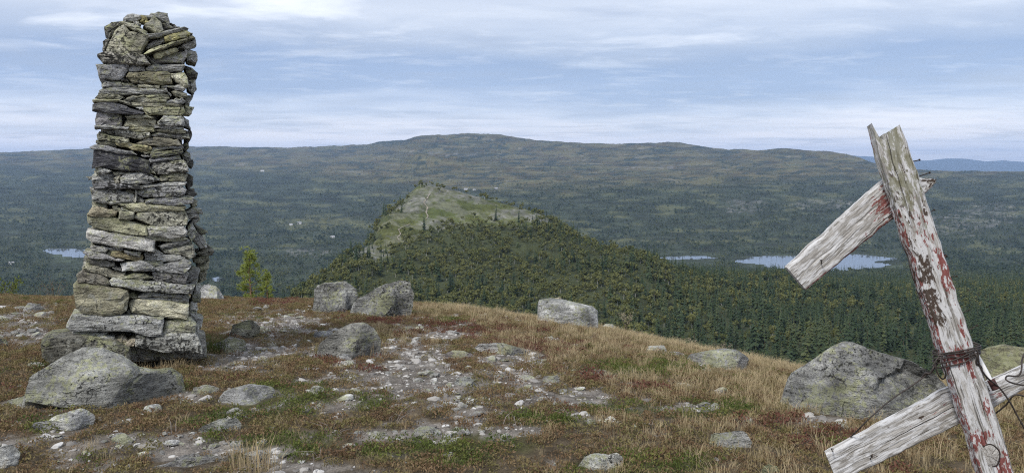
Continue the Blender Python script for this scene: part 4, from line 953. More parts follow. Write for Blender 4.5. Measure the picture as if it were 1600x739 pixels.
def plank(name, stations, th, nrm, mat, parent, masks=None, cracks=(), end0=None, end1=None, m_=22, n_=150, seed=1, rough=0.0012):
    """stations: (A px, A py, B px, B py, Y); A and B are the two long edges. nrm: towards the viewer."""
    rng = np.random.default_rng(seed); nrm = Vector(nrm).normalized()
    A = [P(s_[0], s_[1], s_[4]) for s_ in stations]; B = [P(s_[2], s_[3], s_[4]) for s_ in stations]
    cen = [(a + b) / 2 for a, b in zip(A, B)]
    L = [0]
    for i in range(1, len(cen)): L.append(L[-1] + (cen[i] - cen[i-1]).length)
    t = np.linspace(0, L[-1], n_)
    Ai = np.stack([np.interp(t, L, [a[k] for a in A]) for k in range(3)], 1); Bi = np.stack([np.interp(t, L, [b[k] for b in B]) for k in range(3)], 1)
    jt = 0.0042
    ew = np.stack([fbm(t * 18 + seed, t * 0 + 2.2, 0, 4), fbm(t * 18 + seed, t * 0 + 8.2, 0, 4)])
    ax = (cen[-1] - cen[0]).normalized(); wd = np.linalg.norm(Bi - Ai, axis=1); wv = (Bi - Ai) / wd[:, None]
    nv = np.array(nrm)[None] - (wv @ np.array(nrm))[:, None] * wv; nv /= np.linalg.norm(nv, axis=1)[:, None]
    # ring: front row (m_), back row (m_)
    us = np.linspace(0, 1, m_); V = []; WD = []; MK = []
    for face in (0, 1):
        for j in (range(m_) if face == 0 else range(m_ - 1, -1, -1)):
            u = us[j]; e = min(u, 1 - u) * wd
            p = Ai + (Bi - Ai) * u + wv * (ew[0] * (1 - u) + ew[1] * u)[:, None] * jt * 1.6
            rd = 0.006 * np.clip(1 - e / 0.008, 0, 1) ** 2
            h = th / 2 - rd + rough * fbm(t * 30, u * wd * 160 + seed, face * 7.0, 4) * 1.6
            for (c0, c1, u0, u1, dp, wdt) in cracks:
                if face: continue
                tt = t / L[-1]; uc = u0 + (u1 - u0) * np.clip((tt - c0) / (c1 - c0), 0, 1) + 0.018 * fbm(tt * 14, tt * 0 + c0 * 9, 1.0, 3)
                h = h - dp * np.exp(-((u - uc) * wd / wdt) ** 2) * sstep(c0, c0 + .03, tt) * (1 - sstep(c1 - .05, c1, tt))
            p = p + nv * (h if face == 0 else -h)[:, None]
            en = np.zeros(n_)
            if end0: p = p + np.array(ax)[None] * (end0(u) * np.clip(1 - t / 0.12, 0, 1))[:, None]
            if end1: p = p + np.array(ax)[None] * (end1(u) * np.clip(1 - (L[-1] - t) / 0.12, 0, 1))[:, None]
            V.append(p); WD.append(np.stack([t, np.full(n_, u) * wd, np.full(n_, face * th)], 1))
            mk = np.zeros((n_, 3))
            if masks: mk = masks(t / L[-1], np.full(n_, u), face)
            MK.append(mk)
    K = 2 * m_; V = np.array(V); org = cen[0] if parent is None else parent.location
    idx = lambda r, i: r * n_ + i
    faces = [(idx(r, i), idx((r + 1) % K, i), idx((r + 1) % K, i + 1), idx(r, i + 1)) for r in range(K) for i in range(n_ - 1)]
    faces += [tuple(idx(r, 0) for r in range(K))[::-1], tuple(idx(r, n_ - 1) for r in range(K))]
    # split the end caps into strips so they stay clean
    faces = faces[:-2]
    for j in range(m_ - 1):
        faces.append((idx(j + 1, 0), idx(j, 0), idx(K - 1 - j, 0), idx(K - 2 - j, 0)))
        faces.append((idx(j, n_-1), idx(j + 1, n_-1), idx(K - 2 - j, n_-1), idx(K - 1 - j, n_-1)))
    o = mesh_obj(name, V.reshape(-1, 3) - np.array(org), faces, mat, parent, smooth=False)
    for nm, D_ in (('wood', WD), ('mask', MK)):
        at = o.data.attributes.new(nm, 'FLOAT_VECTOR', 'POINT'); at.data.foreach_set('vector', np.array(D_, np.float32).reshape(-1, 3).ravel())
    return o
def bl(t, u, lst):
    m = np.zeros(len(t))
    for (tc_, uc, rt, ru, k) in lst: m = np.maximum(m, k * np.clip(1.4 - np.sqrt(((t - tc_) / rt) ** 2 + ((u - uc) / ru) ** 2), 0, 1))
    return m
YP = 2.5
foot = P(1677, 1133, YP)
marker = empty('wooden_marker', (foot.x, foot.y, float(ground_z(foot.x, foot.y))))
tag(marker, 'weathered leaning wooden post with two crossed boards and flaking red and white paint', 'marker post')
toc = Vector((-0.30, -1.0, 0.12))
def post_mask(t, u, face):
    # t: 0 top .. 1 foot (visible part up to ~0.56)
    r = bl(t, u, [(.235, .85, .05, .25, .9), (.16, .55, .06, .3, .55), (.37, .35, .02, .5, 1.0), (.385, .65, .035, .12, 1.1), (.33, .8, .03, .12, .8), (.46, .75, .02, .2, .8), (.505, .3, .018, .45, .9), (.56, .75, .04, .3, .9), (.20, .75, .08, .2, .6), (.28, .2, .05, .2, .45)])
    r = np.maximum(r, (u < 0.06) * 0.75 * (t > .12)); r = np.maximum(r, (u > 0.97) * 0.2)
    if face: r = r * 0 + 0.6
    b = bl(t, u, [(.225, .22, .035, .3, .8), (.27, .18, .03, .28, .8), (.30, .2, .02, .3, .8), (.10, .2, .08, .6, .45), (.13, .85, .02, .15, .5), (.185, .12, .05, .15, .5), (.06, .9, .06, .2, .4)])
    g = bl(t, u, [(.06, .45, .09, .7, 1.0), (.02, .5, .05, .8, .9)])
    return np.stack([r, b, g], 1)
spike = lambda u: (-0.046 * max(0, 1 - u / 0.085) + (0.010 if 0.085 < u < 0.22 else 0.0) - 0.012 * max(0, u - 0.4) + 0.004 * math.sin(u * 37))
post = plank('post', [(1365, 219, 1404, 203, YP), (1374, 256, 1419, 243, YP), (1422, 407, 1468, 392, YP), (1450, 495, 1496, 481, YP), (1476, 574, 1522, 560, YP), (1502, 652, 1548, 637, YP), (1527, 732, 1573, 717, YP), (1656, 1150, 1702, 1135, YP)],
      0.055, toc, M_post, marker, post_mask, cracks=[(.12, .62, .68, .62, .006, .0016), (.30, .52, .35, .75, .005, .0014), (.02, .13, .55, .5, .006, .002), (.40, .60, .25, .3, .004, .0012), (.05, .2, .25, .3, .003, .002), (.34, .45, .55, .5, .003, .0012)], end0=spike, m_=30, n_=300, seed=5, rough=0.0016)
def up_mask(t, u, face):
    r = bl(t, u, [(.72, .55, .14, .5, .85), (.50, .95, .12, .25, .5), (.84, .5, .06, .6, .5)])
    r = np.maximum(r, (u > 0.955) * 0.8)
    b = bl(t, u, [(.80, .15, .09, .3, .5), (.78, .95, .2, .12, .7), (1.0, .6, .06, .6, .7)]); b = np.maximum(b, (u > 0.97) * (t > .45) * 0.35)
    return np.stack([r, b, np.zeros(len(t))], 1)
rag = lambda u: 0.020 * math.sin(u * 2.9 + 0.4) - 0.022 * abs(u - 0.55) + 0.006 * math.sin(u * 31)
upper = plank('upper_board', [(1227, 417, 1257, 452, YP + .075), (1374, 284, 1399, 337, YP + .075), (1405, 268, 1424, 318, YP + .075), (1426, 276, 1443, 303, YP + .075), (1446, 281, 1455, 294, YP + .075)], 0.032, Vector((-0.35, -1.0, 0.42)), M_board, marker, up_mask,
      cracks=[(.05, .7, .5, .42, .003, .001), (.3, .95, .72, .7, .003, .001)], end1=rag, m_=24, n_=140, seed=9)
def lo_mask(t, u, face):
    r = bl(t, u, [(.62, .55, .05, .35, .6), (.45, .5, .12, .35, .35), (.55, .85, .1, .2, .3)])
    return np.stack([r, bl(t, u, [(.35, .35, .02, .1, .5), (.15, .7, .015, .1, .5)]), np.zeros(len(t))], 1)
lower = plank('lower_board', [(1289, 706, 1308, 752, YP + .075), (1472, 608, 1497, 660, YP + .075), (1512, 594, 1530, 643, YP + .08), (1535, 600, 1551, 635, YP + .085), (1600, 569, 1612, 598, YP + .10), (1690, 519, 1700, 546, YP + .12)], 0.030, Vector((-0.32, -1.0, 0.30)), M_board2, marker, lo_mask,
      cracks=[(.05, .6, .35, .4, .003, .001), (.2, .65, .7, .75, .0025, .001)], m_=24, n_=150, seed=13)
# round knot set in the post front
def frame_at(px, py, Y):
    n = toc.normalized(); return P(px, py, Y), n
axis = (P(1700, 1142, YP) - P(1382, 212, YP)); axis = (P(1548, 724, YP) - P(1383, 212, YP)).normalized()
nrm = (toc - axis * toc.dot(axis)).normalized(); side = nrm.cross(axis).normalized()
pc = P(1541, 705, YP) + nrm * (0.055 / 2 - 0.004)
kv = []; kf = []; rings = [(0.0, .0085), (.010, .008), (.020, .0075), (.0265, .006), (.0285, -0.002)]
KN = 40
for k, (rr, hh) in enumerate(rings):
    for j in range(KN):
        a = 2 * math.pi * j / KN; rj = rr * (1 + 0.05 * math.sin(3 * a + 1) + 0.03 * math.sin(5 * a)); crk_ = -0.003 if (j in (4, 13, 22, 31)) and 0 < k < 4 else 0.0006 * math.sin(j * 2.3 + k)
        w = pc + axis * (rj * 1.12 * math.cos(a)) + side * (rj * math.sin(a)) + nrm * (hh + crk_); kv.append(w - marker.location)
for k in range(len(rings) - 1):
    for j in range(KN): kf.append((k*KN + j, k*KN + (j+1) % KN, (k+1)*KN + (j+1) % KN, (k+1)*KN + j))
m = NT('knot_wood'); at_ = m.n('ShaderNodeNewGeometry'); nz_ = m.noise(at_.outputs['Position'], 180, 4, 0.6)
m.L(ramp(m.t, nz_, [(.3, (.14, .12, .10)), (.55, (.36, .345, .32)), (.75, (.50, .48, .46))]), m.b.inputs['Base Color']); m.b.inputs['Roughness'].default_value = .9; m.bump(nz_, .6, .002)
knot = mesh_obj('knot', kv, kf, m.m, marker)
RV = []
for k in range(41):
    a = 2 * math.pi * k / 40; rj = .0292 * (1 + 0.05 * math.sin(3 * a + 1) + 0.03 * math.sin(5 * a)); RV.append(pc + axis * (rj * 1.12 * math.cos(a)) + side * (rj * math.sin(a)) + nrm * .0036)
def tube(pts, r, n=7, closed=False, taper=None):
    """smooth tube through points (Catmull-Rom)"""
    pts = [Vector(p) for p in pts]; out = []
    ext = [pts[0] * 2 - pts[1]] + pts + [pts[-1] * 2 - pts[-2]]
    for i in range(1, len(ext) - 2):
        for k in range(6):
            t = k / 6; a, b, c, d = ext[i-1], ext[i], ext[i+1], ext[i+2]
            out.append(0.5 * ((2*b) + (c - a)*t + (2*a - 5*b + 4*c - d)*t*t + (3*b - a - 3*c + d)*t**3))
    out.append(pts[-1]); V = []; Fc = []; ref = Vector((0.3, 0.5, 0.8)).normalized()
    for i, p in enumerate(out):
        tg = (out[min(i+1, len(out)-1)] - out[max(i-1, 0)]).normalized(); u = tg.cross(ref).normalized(); w = tg.cross(u)
        rr = r if taper is None else r * (1 + (taper - 1) * i / (len(out) - 1))
        for j in range(n): V.append(p + u * (rr * math.cos(6.2832*j/n)) + w * (rr * math.sin(6.2832*j/n)))
    for i in range(len(out) - 1):
        for j in range(n): Fc.append((i*n + j, i*n + (j+1) % n, (i+1)*n + (j+1) % n, (i+1)*n + j))
    Fc.append(tuple(range(n))[::-1]); Fc.append(tuple((len(out)-1)*n + j for j in range(n)))
    return V, Fc
def tube_part(name, pts, r, mat, parent, **kw):
    V, f = tube(pts, r, **kw); return mesh_obj(name, [v - parent.location for v in V], f, mat, parent, smooth=True)
tube_part('knot_ring', RV, .0019, M_nail, marker, n=5)
fr = lambda px, py, d=0.0: P(px, py, YP) + nrm * (0.0275 + 0.0035 + d)
bk = lambda px, py: P(px, py, YP) - nrm * 0.034
rw = 0.0023
for k, (ya, yb_, s0) in enumerate([(551, 540, 0), (557, 546, .4), (563, 541, .8), (548, 537, 1.2), (570, 549, .2)]):     # turns round the post
    pts = [bk(1490, ya - 2), P(1458, ya, YP), fr(1463, ya - 1, .001), fr(1480, ya - 3 - 2 * math.sin(s0 * 3), .002 * (k % 3)), fr(1500, (ya + yb_) / 2 + 2 * math.sin(s0 * 5), .003), fr(1519, yb_ + 1, .001), P(1531, yb_ + 2, YP), bk(1505, yb_ - 3), bk(1490, ya - 2)]
    tube_part('wire', pts, rw, M_wire, marker)
tube_part('wire', [fr(1462, 556), P(1464, 568, YP - .02), P(1457, 580, YP - .02), P(1450, 584, YP - .01), P(1425, 602, YP), P(1395, 622, YP), P(1365, 647, YP), P(1340, 672, YP + .03), P(1326, 686, YP + .10), P(1318, 700, YP + .14)], 0.0021, M_wire, marker)
tube_part('wire', [fr(1463, 553), P(1466, 566, YP - .015), P(1459, 574, YP - .025), P(1453, 583, YP - .02), P(1446, 583, YP - .01), P(1440, 590, YP)], 0.0032, M_wire, marker)
tube_part('wire', [fr(1466, 550), P(1461, 566, YP - .03), P(1465, 583, YP - .03), P(1473, 592, YP - .02), P(1478, 584, YP - .04), P(1471, 566, YP - .05), fr(1468, 552)], 0.0022, M_wire, marker)
tube_part('wire', [fr(1520, 540), P(1528, 552, YP - .03), P(1531, 572, YP - .03), P(1543, 590, YP - .02), P(1562, 606, YP), P(1578, 628, YP), P(1590, 650, YP), P(1604, 676, YP), P(1612, 700, YP + .03)], 0.0025, M_wire, marker)
tube_part('wire', [fr(1517, 545), P(1526, 556, YP - .035), P(1526, 568, YP - .03), P(1533, 573, YP - .02), P(1536, 592, YP), P(1545, 610, YP + .03)], 0.0032, M_wire, marker)
tube_part('wire', [P(1640, 588, YP), P(1612, 601, YP - .02), P(1590, 600, YP - .02), P(1573, 594, YP - .015), P(1574, 587, YP), P(1590, 587, YP), P(1596, 578, YP), P(1597, 562, YP + .02), P(1604, 545, YP + .05)], 0.0024, M_wire, marker)
tube_part('wire', [P(1640, 622, YP), P(1604, 619, YP), P(1585, 617, YP), P(1572, 632, YP + .02), P(1556, 645, YP + .05), P(1545, 652, YP + .08)], 0.0024, M_wire, marker)
# short dark-ended peg behind the post
tube_part('peg', [P(1519, 545, YP + .05), P(1536, 572, YP + .03), P(1552, 602, YP + .01)], 0.0085, M_white, marker, n=6, taper=.75)
tube_part('peg_end', [P(1548, 593, YP + .012), P(1556, 608, YP + .005)], 0.0115, plain('charred_red', (.06, .02, .018)), marker, n=6)
for (x0, y0, x1, y1, d, r) in [(1418, 254, 1436, 250, -.02, .0016), (1423, 279, 1452, 270, -.02, .0016), (1447, 333, 1459, 328, -.02, .0015), (1470, 405, 1477, 399, -.01, .0028), (1497, 489, 1513, 484, -.02, .0014), (1506, 517, 1526, 508, -.02, .0015), (1476, 432, 1494, 431, -.02, .0014)]:
    a = P(x0, y0, YP) + nrm * .01; b = P(x1, y1, YP) + nrm * (.01 + d * .3); e = (b - a).normalized()
    nl = tube_part('nail', [a, b], r, M_nail, marker, n=6)
    tube_part('nail_head', [b - e * .0005, b + e * .0016], r * 2.1, M_nail, marker, n=8)
for (nx_, ny_, dx, dy, Y) in [(1303, 707, -4, -6, YP + .055), (1358, 720, 4, -8, YP + .055), (1282, 416, 2, -9, YP + .055)]:
    a = P(nx_, ny_, Y + .03); b = P(nx_ + dx, ny_ + dy, Y - .03); tube_part('nail', [a, b, b + Vector((0.006 * (1 if dx < 0 else -1), 0, 0))], .0016, M_nail, marker, n=6)
# ------------------------------------------------------------------ scattering helper (for uncountable cover only)
def proto(name, V, Fc, mat, smooth=False):
    o = mesh_obj(name, V, Fc, mat, link=False, smooth=smooth); return o
def scatter(name, pts, scale, rot, idx, protos, label, cat):
    pts = np.asarray(pts, np.float32); N = len(pts)
    coll = bpy.data.collections.new(name + '_pieces')
    for k, o in enumerate(protos): o.name = '%s_piece_%02d' % (name, k); coll.objects.link(o)
    me = bpy.data.meshes.new(name); me.vertices.add(N); me.vertices.foreach_set('co', pts.ravel())
    a = me.attributes.new('sc', 'FLOAT', 'POINT'); a.data.foreach_set('value', np.asarray(scale, np.float32))
    a = me.attributes.new('rot', 'FLOAT_VECTOR', 'POINT'); a.data.foreach_set('vector', np.asarray(rot, np.float32).ravel())
    a = me.attributes.new('pick', 'INT', 'POINT'); a.data.foreach_set('value', np.asarray(idx, np.int32))
    me.update(); o = bpy.data.objects.new(name, me); COL.objects.link(o)
    ng = bpy.data.node_groups.new(name, 'GeometryNodeTree')
    ng.interface.new_socket('Geometry', in_out='INPUT', socket_type='NodeSocketGeometry'); ng.interface.new_socket('Geometry', in_out='OUTPUT', socket_type='NodeSocketGeometry')
    gi = ng.nodes.new('NodeGroupInput'); go = ng.nodes.new('NodeGroupOutput'); ci = ng.nodes.new('GeometryNodeCollectionInfo')
    ci.inputs['Collection'].default_value = coll; ci.inputs['Separate Children'].default_value = True; ci.inputs['Reset Children'].default_value = True
    ip = ng.nodes.new('GeometryNodeInstanceOnPoints'); ip.inputs['Pick Instance'].default_value = True
    def na(nm, t):
        n = ng.nodes.new('GeometryNodeInputNamedAttribute'); n.data_type = t; n.inputs['Name'].default_value = nm
        return [s_ for s_ in n.outputs if s_.enabled and s_.name == 'Attribute'][0]
    ng.links.new(gi.outputs[0], ip.inputs['Points']); ng.links.new(ci.outputs[0], ip.inputs['Instance'])
    ng.links.new(na('pick', 'INT'), ip.inputs['Instance Index']); ng.links.new(na('rot', 'FLOAT_VECTOR'), ip.inputs['Rotation']); ng.links.new(na('sc', 'FLOAT'), ip.inputs['Scale'])
    ng.links.new(ip.outputs[0], go.inputs[0])
    md = o.modifiers.new('cover', 'NODES'); md.node_group = ng
    tag(o, label, cat, kind='stuff'); return o

# ------------------------------------------------------------------ tree shapes (unit: metres, origin at the foot)
def cone_trunk(h, r, n=6, lean=0.0):
    V = []; Fc = []
    for k, (z, rr) in enumerate([(-0.4, r * 1.15), (h * 0.5, r * 0.7), (h, r * 0.15)]):
        for j in range(n): V.append((rr * math.cos(6.2832*j/n) + lean * z, rr * math.sin(6.2832*j/n), z))
    for k in range(2):
        for j in range(n): Fc.append((k*n + j, k*n + (j+1) % n, (k+1)*n + (j+1) % n, (k+1)*n + j))
    return V, Fc
def spruce_crown(seed, H=8.0, R=1.35, tiers=13, low=0.06):
    rng = np.random.default_rng(seed); V = []; Fc = []
    for t in range(tiers):
        f = t / (tiers - 1); z = H * (low + (1 - low) * f * 0.97); R_ = R * (1 - f) ** 0.85 * rng.uniform(.75, 1.15) + 0.10
        nb = max(4, int(9 - 5 * f)); a0 = rng.uniform(0, 6.28)
        for b in range(nb):
            if rng.random() < 0.16: continue
            a = a0 + 6.2832 * b / nb + rng.normal(0, .4); r = R_ * rng.uniform(.4, 1.2); dr = r * rng.uniform(.1, .6); w = 0.30 * r + 0.08
            c, s_ = math.cos(a), math.sin(a); k = len(V); zt_ = z + H / tiers * 0.55
            V += [(0, 0, zt_), (c * r * .55 - s_ * w, s_ * r * .55 + c * w, z - dr * .45), (c * r, s_ * r, z - dr + rng.normal(0, .08)), (c * r * .55 + s_ * w, s_ * r * .55 - c * w, z - dr * .45)]
            Fc += [(k, k+1, k+2), (k, k+2, k+3)]
    k = len(V); V += [(0.12, 0, H * .93), (-0.06, .1, H * .93), (-0.06, -.1, H * .93), (0, 0, H * 1.05)]; Fc += [(k, k+1, k+3), (k+1, k+2, k+3), (k+2, k, k+3)]
    return V, Fc
def leaf_crown(seed, H=5.0, R=1.6, n=110, ls=0.42, lobes=6):
    rng = np.random.default_rng(seed); V = []; Fc = []
    C = [(rng.normal(0, R * .42), rng.normal(0, R * .42), H * rng.uniform(.42, .85), R * rng.uniform(.38, .62)) for _ in range(lobes)]
    for i in range(n):
        cx, cy, cz, cr = C[i % lobes]; d = rng.normal(size=3); d /= np.linalg.norm(d); q = np.array([cx, cy, cz]) + d * cr * rng.uniform(.55, 1.05) * np.array([1, 1, .9])
        nn = d + rng.normal(0, .5, 3); nn /= np.linalg.norm(nn); u = np.cross(nn, rng.normal(size=3)); u /= np.linalg.norm(u); w = np.cross(nn, u); s_ = ls * rng.uniform(.6, 1.3)
        k = len(V); V += [tuple(q + u * s_), tuple(q + w * s_ * .75), tuple(q - u * s_), tuple(q - w * s_ * .75)]; Fc += [(k, k+1, k+2, k+3)]
    return V, Fc
SP = [spruce_crown(200 + k, H=8.0, R=[1.5, 1.8, 1.35, 1.65, 1.25][k], tiers=[18, 17, 20, 16, 19][k]) for k in range(5)]
BI = [leaf_crown(300 + k, H=[4.6, 5.4, 4.0, 5.0, 3.6][k], R=[1.6, 1.7, 1.7, 1.4, 1.5][k], n=130, lobes=[6, 7, 5, 8, 5][k]) for k in range(5)]
SPM = [mesh_obj('crown', *g_, M_spruce, link=False).data for g_ in SP]; BIM = [mesh_obj('crown', *g_, M_birch, link=False).data for g_ in BI]
STM = mesh_obj('trunk', *cone_trunk(7.6, .13), M_bark, link=False).data; BTM = [mesh_obj('trunk', *cone_trunk(h * .8, .09, lean=l), M_birchbark, link=False).data for h, l in ((4.6, .03), (5.4, -.04), (4.0, .06), (5.0, .02), (3.6, -.05))]

# ------------------------------------------------------------------ the forest on the slopes behind the hilltop
rng = np.random.default_rng(31)
N = 46000
Yt = np.sqrt(rng.uniform(170**2, 900**2, N)); px = rng.uniform(-120, 1740, N)
Zt = terr_z(px, Yt); py = HZ + F * (EYE - Zt) / Yt
top, rockz, mead, heath = zones(px + rng.normal(0, 16, N), py + rng.normal(2, 8, N), Yt)
Xt = (px - 800) / F * Yt
cr = np.interp(px, CPX, CREST)
hill = (px > 430) | (Yt > 600)
clump = fbm(Xt / 35, Yt / 35, 2.0, 3) + .6 * fbm(Xt / 13, Yt / 13, 5.0, 2)
keep = (py - 9 * F / Yt < cr + 3) & (rng.random(N) < np.where(top, 0.10 * (px < 610) + 0.05, np.clip(0.72 + 1.3 * clump, 0.12, 1) * (1 - .30 * sstep(900, 1150, px) * (1 - sstep(380, 600, Yt))))) & (rng.random(N) > rockz * 0.97)
# spruce prefers the lower ground and the right-hand side, birch the upper slope
ps = np.clip(0.14 + 0.32 * sstep(930, 1150, px) + 0.45 * sstep(470, 530, py) + 0.9 * fbm(Xt / 60, Yt / 60, 9.0, 3) - 0.15 * sstep(400, 330, py), 0.05, 0.92)
isp = rng.random(N) < ps
for L in LAKES: keep &= lake_d(px, Yt, L) > 1.05
I = np.nonzero(keep)[0]; I = I[np.argsort(Yt[I])]
hgt = np.where(isp, (.32 + 1.1 * rng.beta(2, 2.2, N)), (.35 + 1.0 * rng.beta(2, 2.4, N))) * np.where(top, .30, 1.0) * (1 + .28 * sstep(850, 1050, px) * (1 - sstep(450, 650, Yt)))
# which of them show: a coarse occlusion buffer, near to far
buf = np.zeros((260, 940), bool); vis = np.zeros(N)
for i in I:
    h_ = (8.2 if isp[i] else 4.8) * hgt[i] * F / Yt[i]; w_ = (2.2 if isp[i] else 3.0) * hgt[i] * F / Yt[i]
    x0 = int((px[i] - w_ / 2 + 140) / 2); x1 = max(x0 + 1, int((px[i] + w_ / 2 + 140) / 2)); y0 = int((py[i] - h_ - 230) / 2); y1 = max(y0 + 1, int((min(py[i], cr[i]) - 230) / 2))
    x0 = max(x0, 0); y0 = max(y0, 0)
    if y1 <= y0 or x1 <= x0 or x0 >= 940 or y0 >= 260: continue
    s_ = buf[y0:y1, x0:x1]; vis[i] = (~s_).sum() * 4.0
    w4 = (x1 - x0) // 4; buf[y0:y1, x0 + w4:max(x1 - w4, x0 + w4 + 1)] = True
ing = (px > 4) & (px < 1596)
single = np.zeros(N, bool)
for kind in (True, False):
    J = [i for i in I if isp[i] == kind and ing[i] and not (1370 < px[i] < 1580 and py[i] > 250 and abs(px[i] - (1396 + (py[i] - 256) * .32)) < 45)]
    J = sorted(J, key=lambda i: -vis[i])[:290]
    single[J] = True
for i in np.nonzero(single)[0]:
    r_ = empty('spruce_tree' if isp[i] else 'birch_tree', (Xt[i], Yt[i], Zt[i])); r_.rotation_euler = (rng.normal(0, .035), rng.normal(0, .035), rng.uniform(0, 6.28)); r_.scale = (hgt[i] * rng.uniform(.85, 1.15),) * 2 + (hgt[i],)
    k = int(rng.integers(5))
    for nm, me in (('trunk', STM if isp[i] else BTM[k]), ('crown', SPM[k] if isp[i] else BIM[k])):
        c_ = bpy.data.objects.new(nm, me); COL.objects.link(c_); c_.parent = r_
    if isp[i]: tag(r_, 'dark green narrow spruce standing in the forest below the hilltop', 'spruce tree', 'spruces in the forest below the hilltop')
    else: tag(r_, 'olive green round birch standing in the forest below the hilltop', 'birch tree', 'birches in the forest below the hilltop')
R_ = [i for i in I if not single[i]]; R_ = np.array(R_)
def both(V1, V2):
    k = len(V1[0]); return list(V1[0]) + list(V2[0]), list(V1[1]) + [tuple(a + k for a in f) for f in V2[1]]
for kind, geoms, mat, nm, lab in ((True, SP, M_spruce, 'spruce_forest', 'dense mass of dark spruces covering the slopes below the hilltop'), (False, BI, M_birch, 'birch_forest', 'dense mass of olive green birches covering the hillside')):
    J = R_[isp[R_] == kind]
    pr = [proto('p', *g_, mat) for g_ in geoms]
    scatter(nm, np.stack([Xt[J], Yt[J], Zt[J] - .1], 1), hgt[J], np.stack([rng.normal(0, .04, len(J)), rng.normal(0, .04, len(J)), rng.uniform(0, 6.28, len(J))], 1), rng.integers(0, 5, len(J)), pr, lab, 'forest')
# far hillsides across the valley
N = 130000
px = rng.uniform(-160, 1760, N); Yf = np.exp(rng.uniform(math.log(880), math.log(4700), N))
Zf = terr_z(px, Yf); py = HZ + F * (EYE - Zf) / Yf; Xf = (px - 800) / F * Yf
top, rockz, mead, heath = zones(px, py, Yf)
cl = fbm(Xf / 120, Yf / 120, 6.0, 4)
pk = np.clip(0.62 + 1.9 * cl, .04, 1) * (1 - heath * np.clip(0.86 - 1.3 * fbm(px / 40, py / 6, 3.0, 3), .3, 1.0)) * (1 - .93 * mead) * (1 - .8 * rockz) * (1 - .5 * sstep(3300, 4700, Yf))
keep = (rng.random(N) < pk) & (py < np.interp(px, CPX, CREST) + 12)
for L in LAKES: keep &= (lake_d(px, Yf, L) > 1.12) & ~((np.abs(px - L[0]) < L[2] * .95) & (Yf < L[1]) & (Yf > L[1] * .86) & (rng.random(N) < .9))
J = np.nonzero(keep)[0]
def far_tree(seed, kind):
    return spruce_crown(seed, H=9, R=1.7, tiers=5) if kind else leaf_crown(seed, H=6, R=2.4, n=26, ls=.95, lobes=5)
pr = [proto('p', *far_tree(400 + k, k < 4), M_farspruce) for k in range(7)]
scatter('far_forest', np.stack([Xf[J], Yf[J], Zf[J] - .2], 1), rng.uniform(.45, 1.0, len(J)) ** 1.5 * 1.4, np.stack([np.zeros(len(J)), np.zeros(len(J)), rng.uniform(0, 6.28, len(J))], 1), rng.integers(0, 7, len(J)), pr, 'far off mixed forest covering the hillsides across the valley', 'forest')

# ------------------------------------------------------------------ worn path on the far knoll
def on_terrain(px_, py_, y0, y1):
    Y = np.linspace(y0, y1, 500); z = terr_z(np.full(500, float(px_)), Y); p_ = HZ + F * (EYE - z) / Y
    run = np.minimum.accumulate(np.concatenate([[9999], p_[:-1]])); ok = (p_ < run)
    k = np.argmin(np.where(ok, np.abs(p_ - py_), 1e9)); return Vector(((px_ - 800) / F * Y[k], Y[k], z[k]))
for ln, wdt in (([(672,303),(667,311),(662,317),(668,325),(666,333),(669,339),(664,344)], .62), ([(622,358),(626,366),(621,372),(625,378)], .5), ([(640,351),(628,356),(622,360)], .35)):
    pp = []
    for (a0, b0), (a1, b1) in zip(ln[:-1], ln[1:]):
        for k in range(5): pp.append(on_terrain(a0 + (a1 - a0) * k / 5, b0 + (b1 - b0) * k / 5, 330, 690))
    V = []
    for i, q in enumerate(pp):
        t = (pp[min(i+1, len(pp)-1)] - pp[max(i-1, 0)]); s_ = Vector((t.y, -t.x, 0)); s_ = s_.normalized() if s_.length > 1e-6 else Vector((1, 0, 0)); s_ = (s_ + Vector((.8, 0, 0))).normalized()
        for sg in (-1, 1):
            w = q + s_ * sg * wdt * (0.8 + .4 * math.sin(i * 1.7)); w.z = float(terr_z(800 + F * w.x / w.y, w.y)) + .35; V.append(w)
    o = mesh_obj('hill_path', V, [(2*i, 2*i+1, 2*i+3, 2*i+2) for i in range(len(pp) - 1)], M_pathm); tag(o, kind='structure')
# ------------------------------------------------------------------ cabins far across the valley
def cabin(px_, py_, y0, y1, w, d, h, label, wallm, rz=0.0):
    q = on_terrain(px_, py_, y0, y1); r_ = empty('cabin', q - Vector((0, 0, .6))); r_.rotation_euler = (0, 0, rz); tag(r_, label, 'cabin', 'cabins far across the valley')
    W2, D2_ = w / 2, d / 2
    V = [(-W2,-D2_,0),(W2,-D2_,0),(W2,D2_,0),(-W2,D2_,0),(-W2,-D2_,h),(W2,-D2_,h),(W2,D2_,h),(-W2,D2_,h),(-W2,0,h*1.55),(W2,0,h*1.55)]
    mesh_obj('wall', V, [(0,1,5,4),(2,3,7,6),(1,2,6,9,5),(3,0,4,8,7),(3,2,1,0)], wallm, r_)
    e = .5; z0 = h - .15; z1 = h * 1.55 + .12
    V = [(-W2-e,-D2_-e,z0),(W2+e,-D2_-e,z0),(W2+e,0,z1),(-W2-e,0,z1),(-W2-e,D2_+e,z0),(W2+e,D2_+e,z0)]; V += [(a, b, c_ + .25) for a, b, c_ in V]
    mesh_obj('roof', V, [(0,1,2,3),(3,2,5,4),(6,9,8,7),(9,10,11,8),(0,6,7,1),(4,5,11,10),(0,3,9,6),(3,4,10,9),(1,7,8,2),(2,8,11,5)], M_roof, r_)
    for x in (-W2 * .5, W2 * .5):
        mesh_obj('window', [(x-.6,-D2_-.03,h*.35),(x+.6,-D2_-.03,h*.35),(x+.6,-D2_-.03,h*.8),(x-.6,-D2_-.03,h*.8)], [(0,1,2,3)], M_nail, r_)
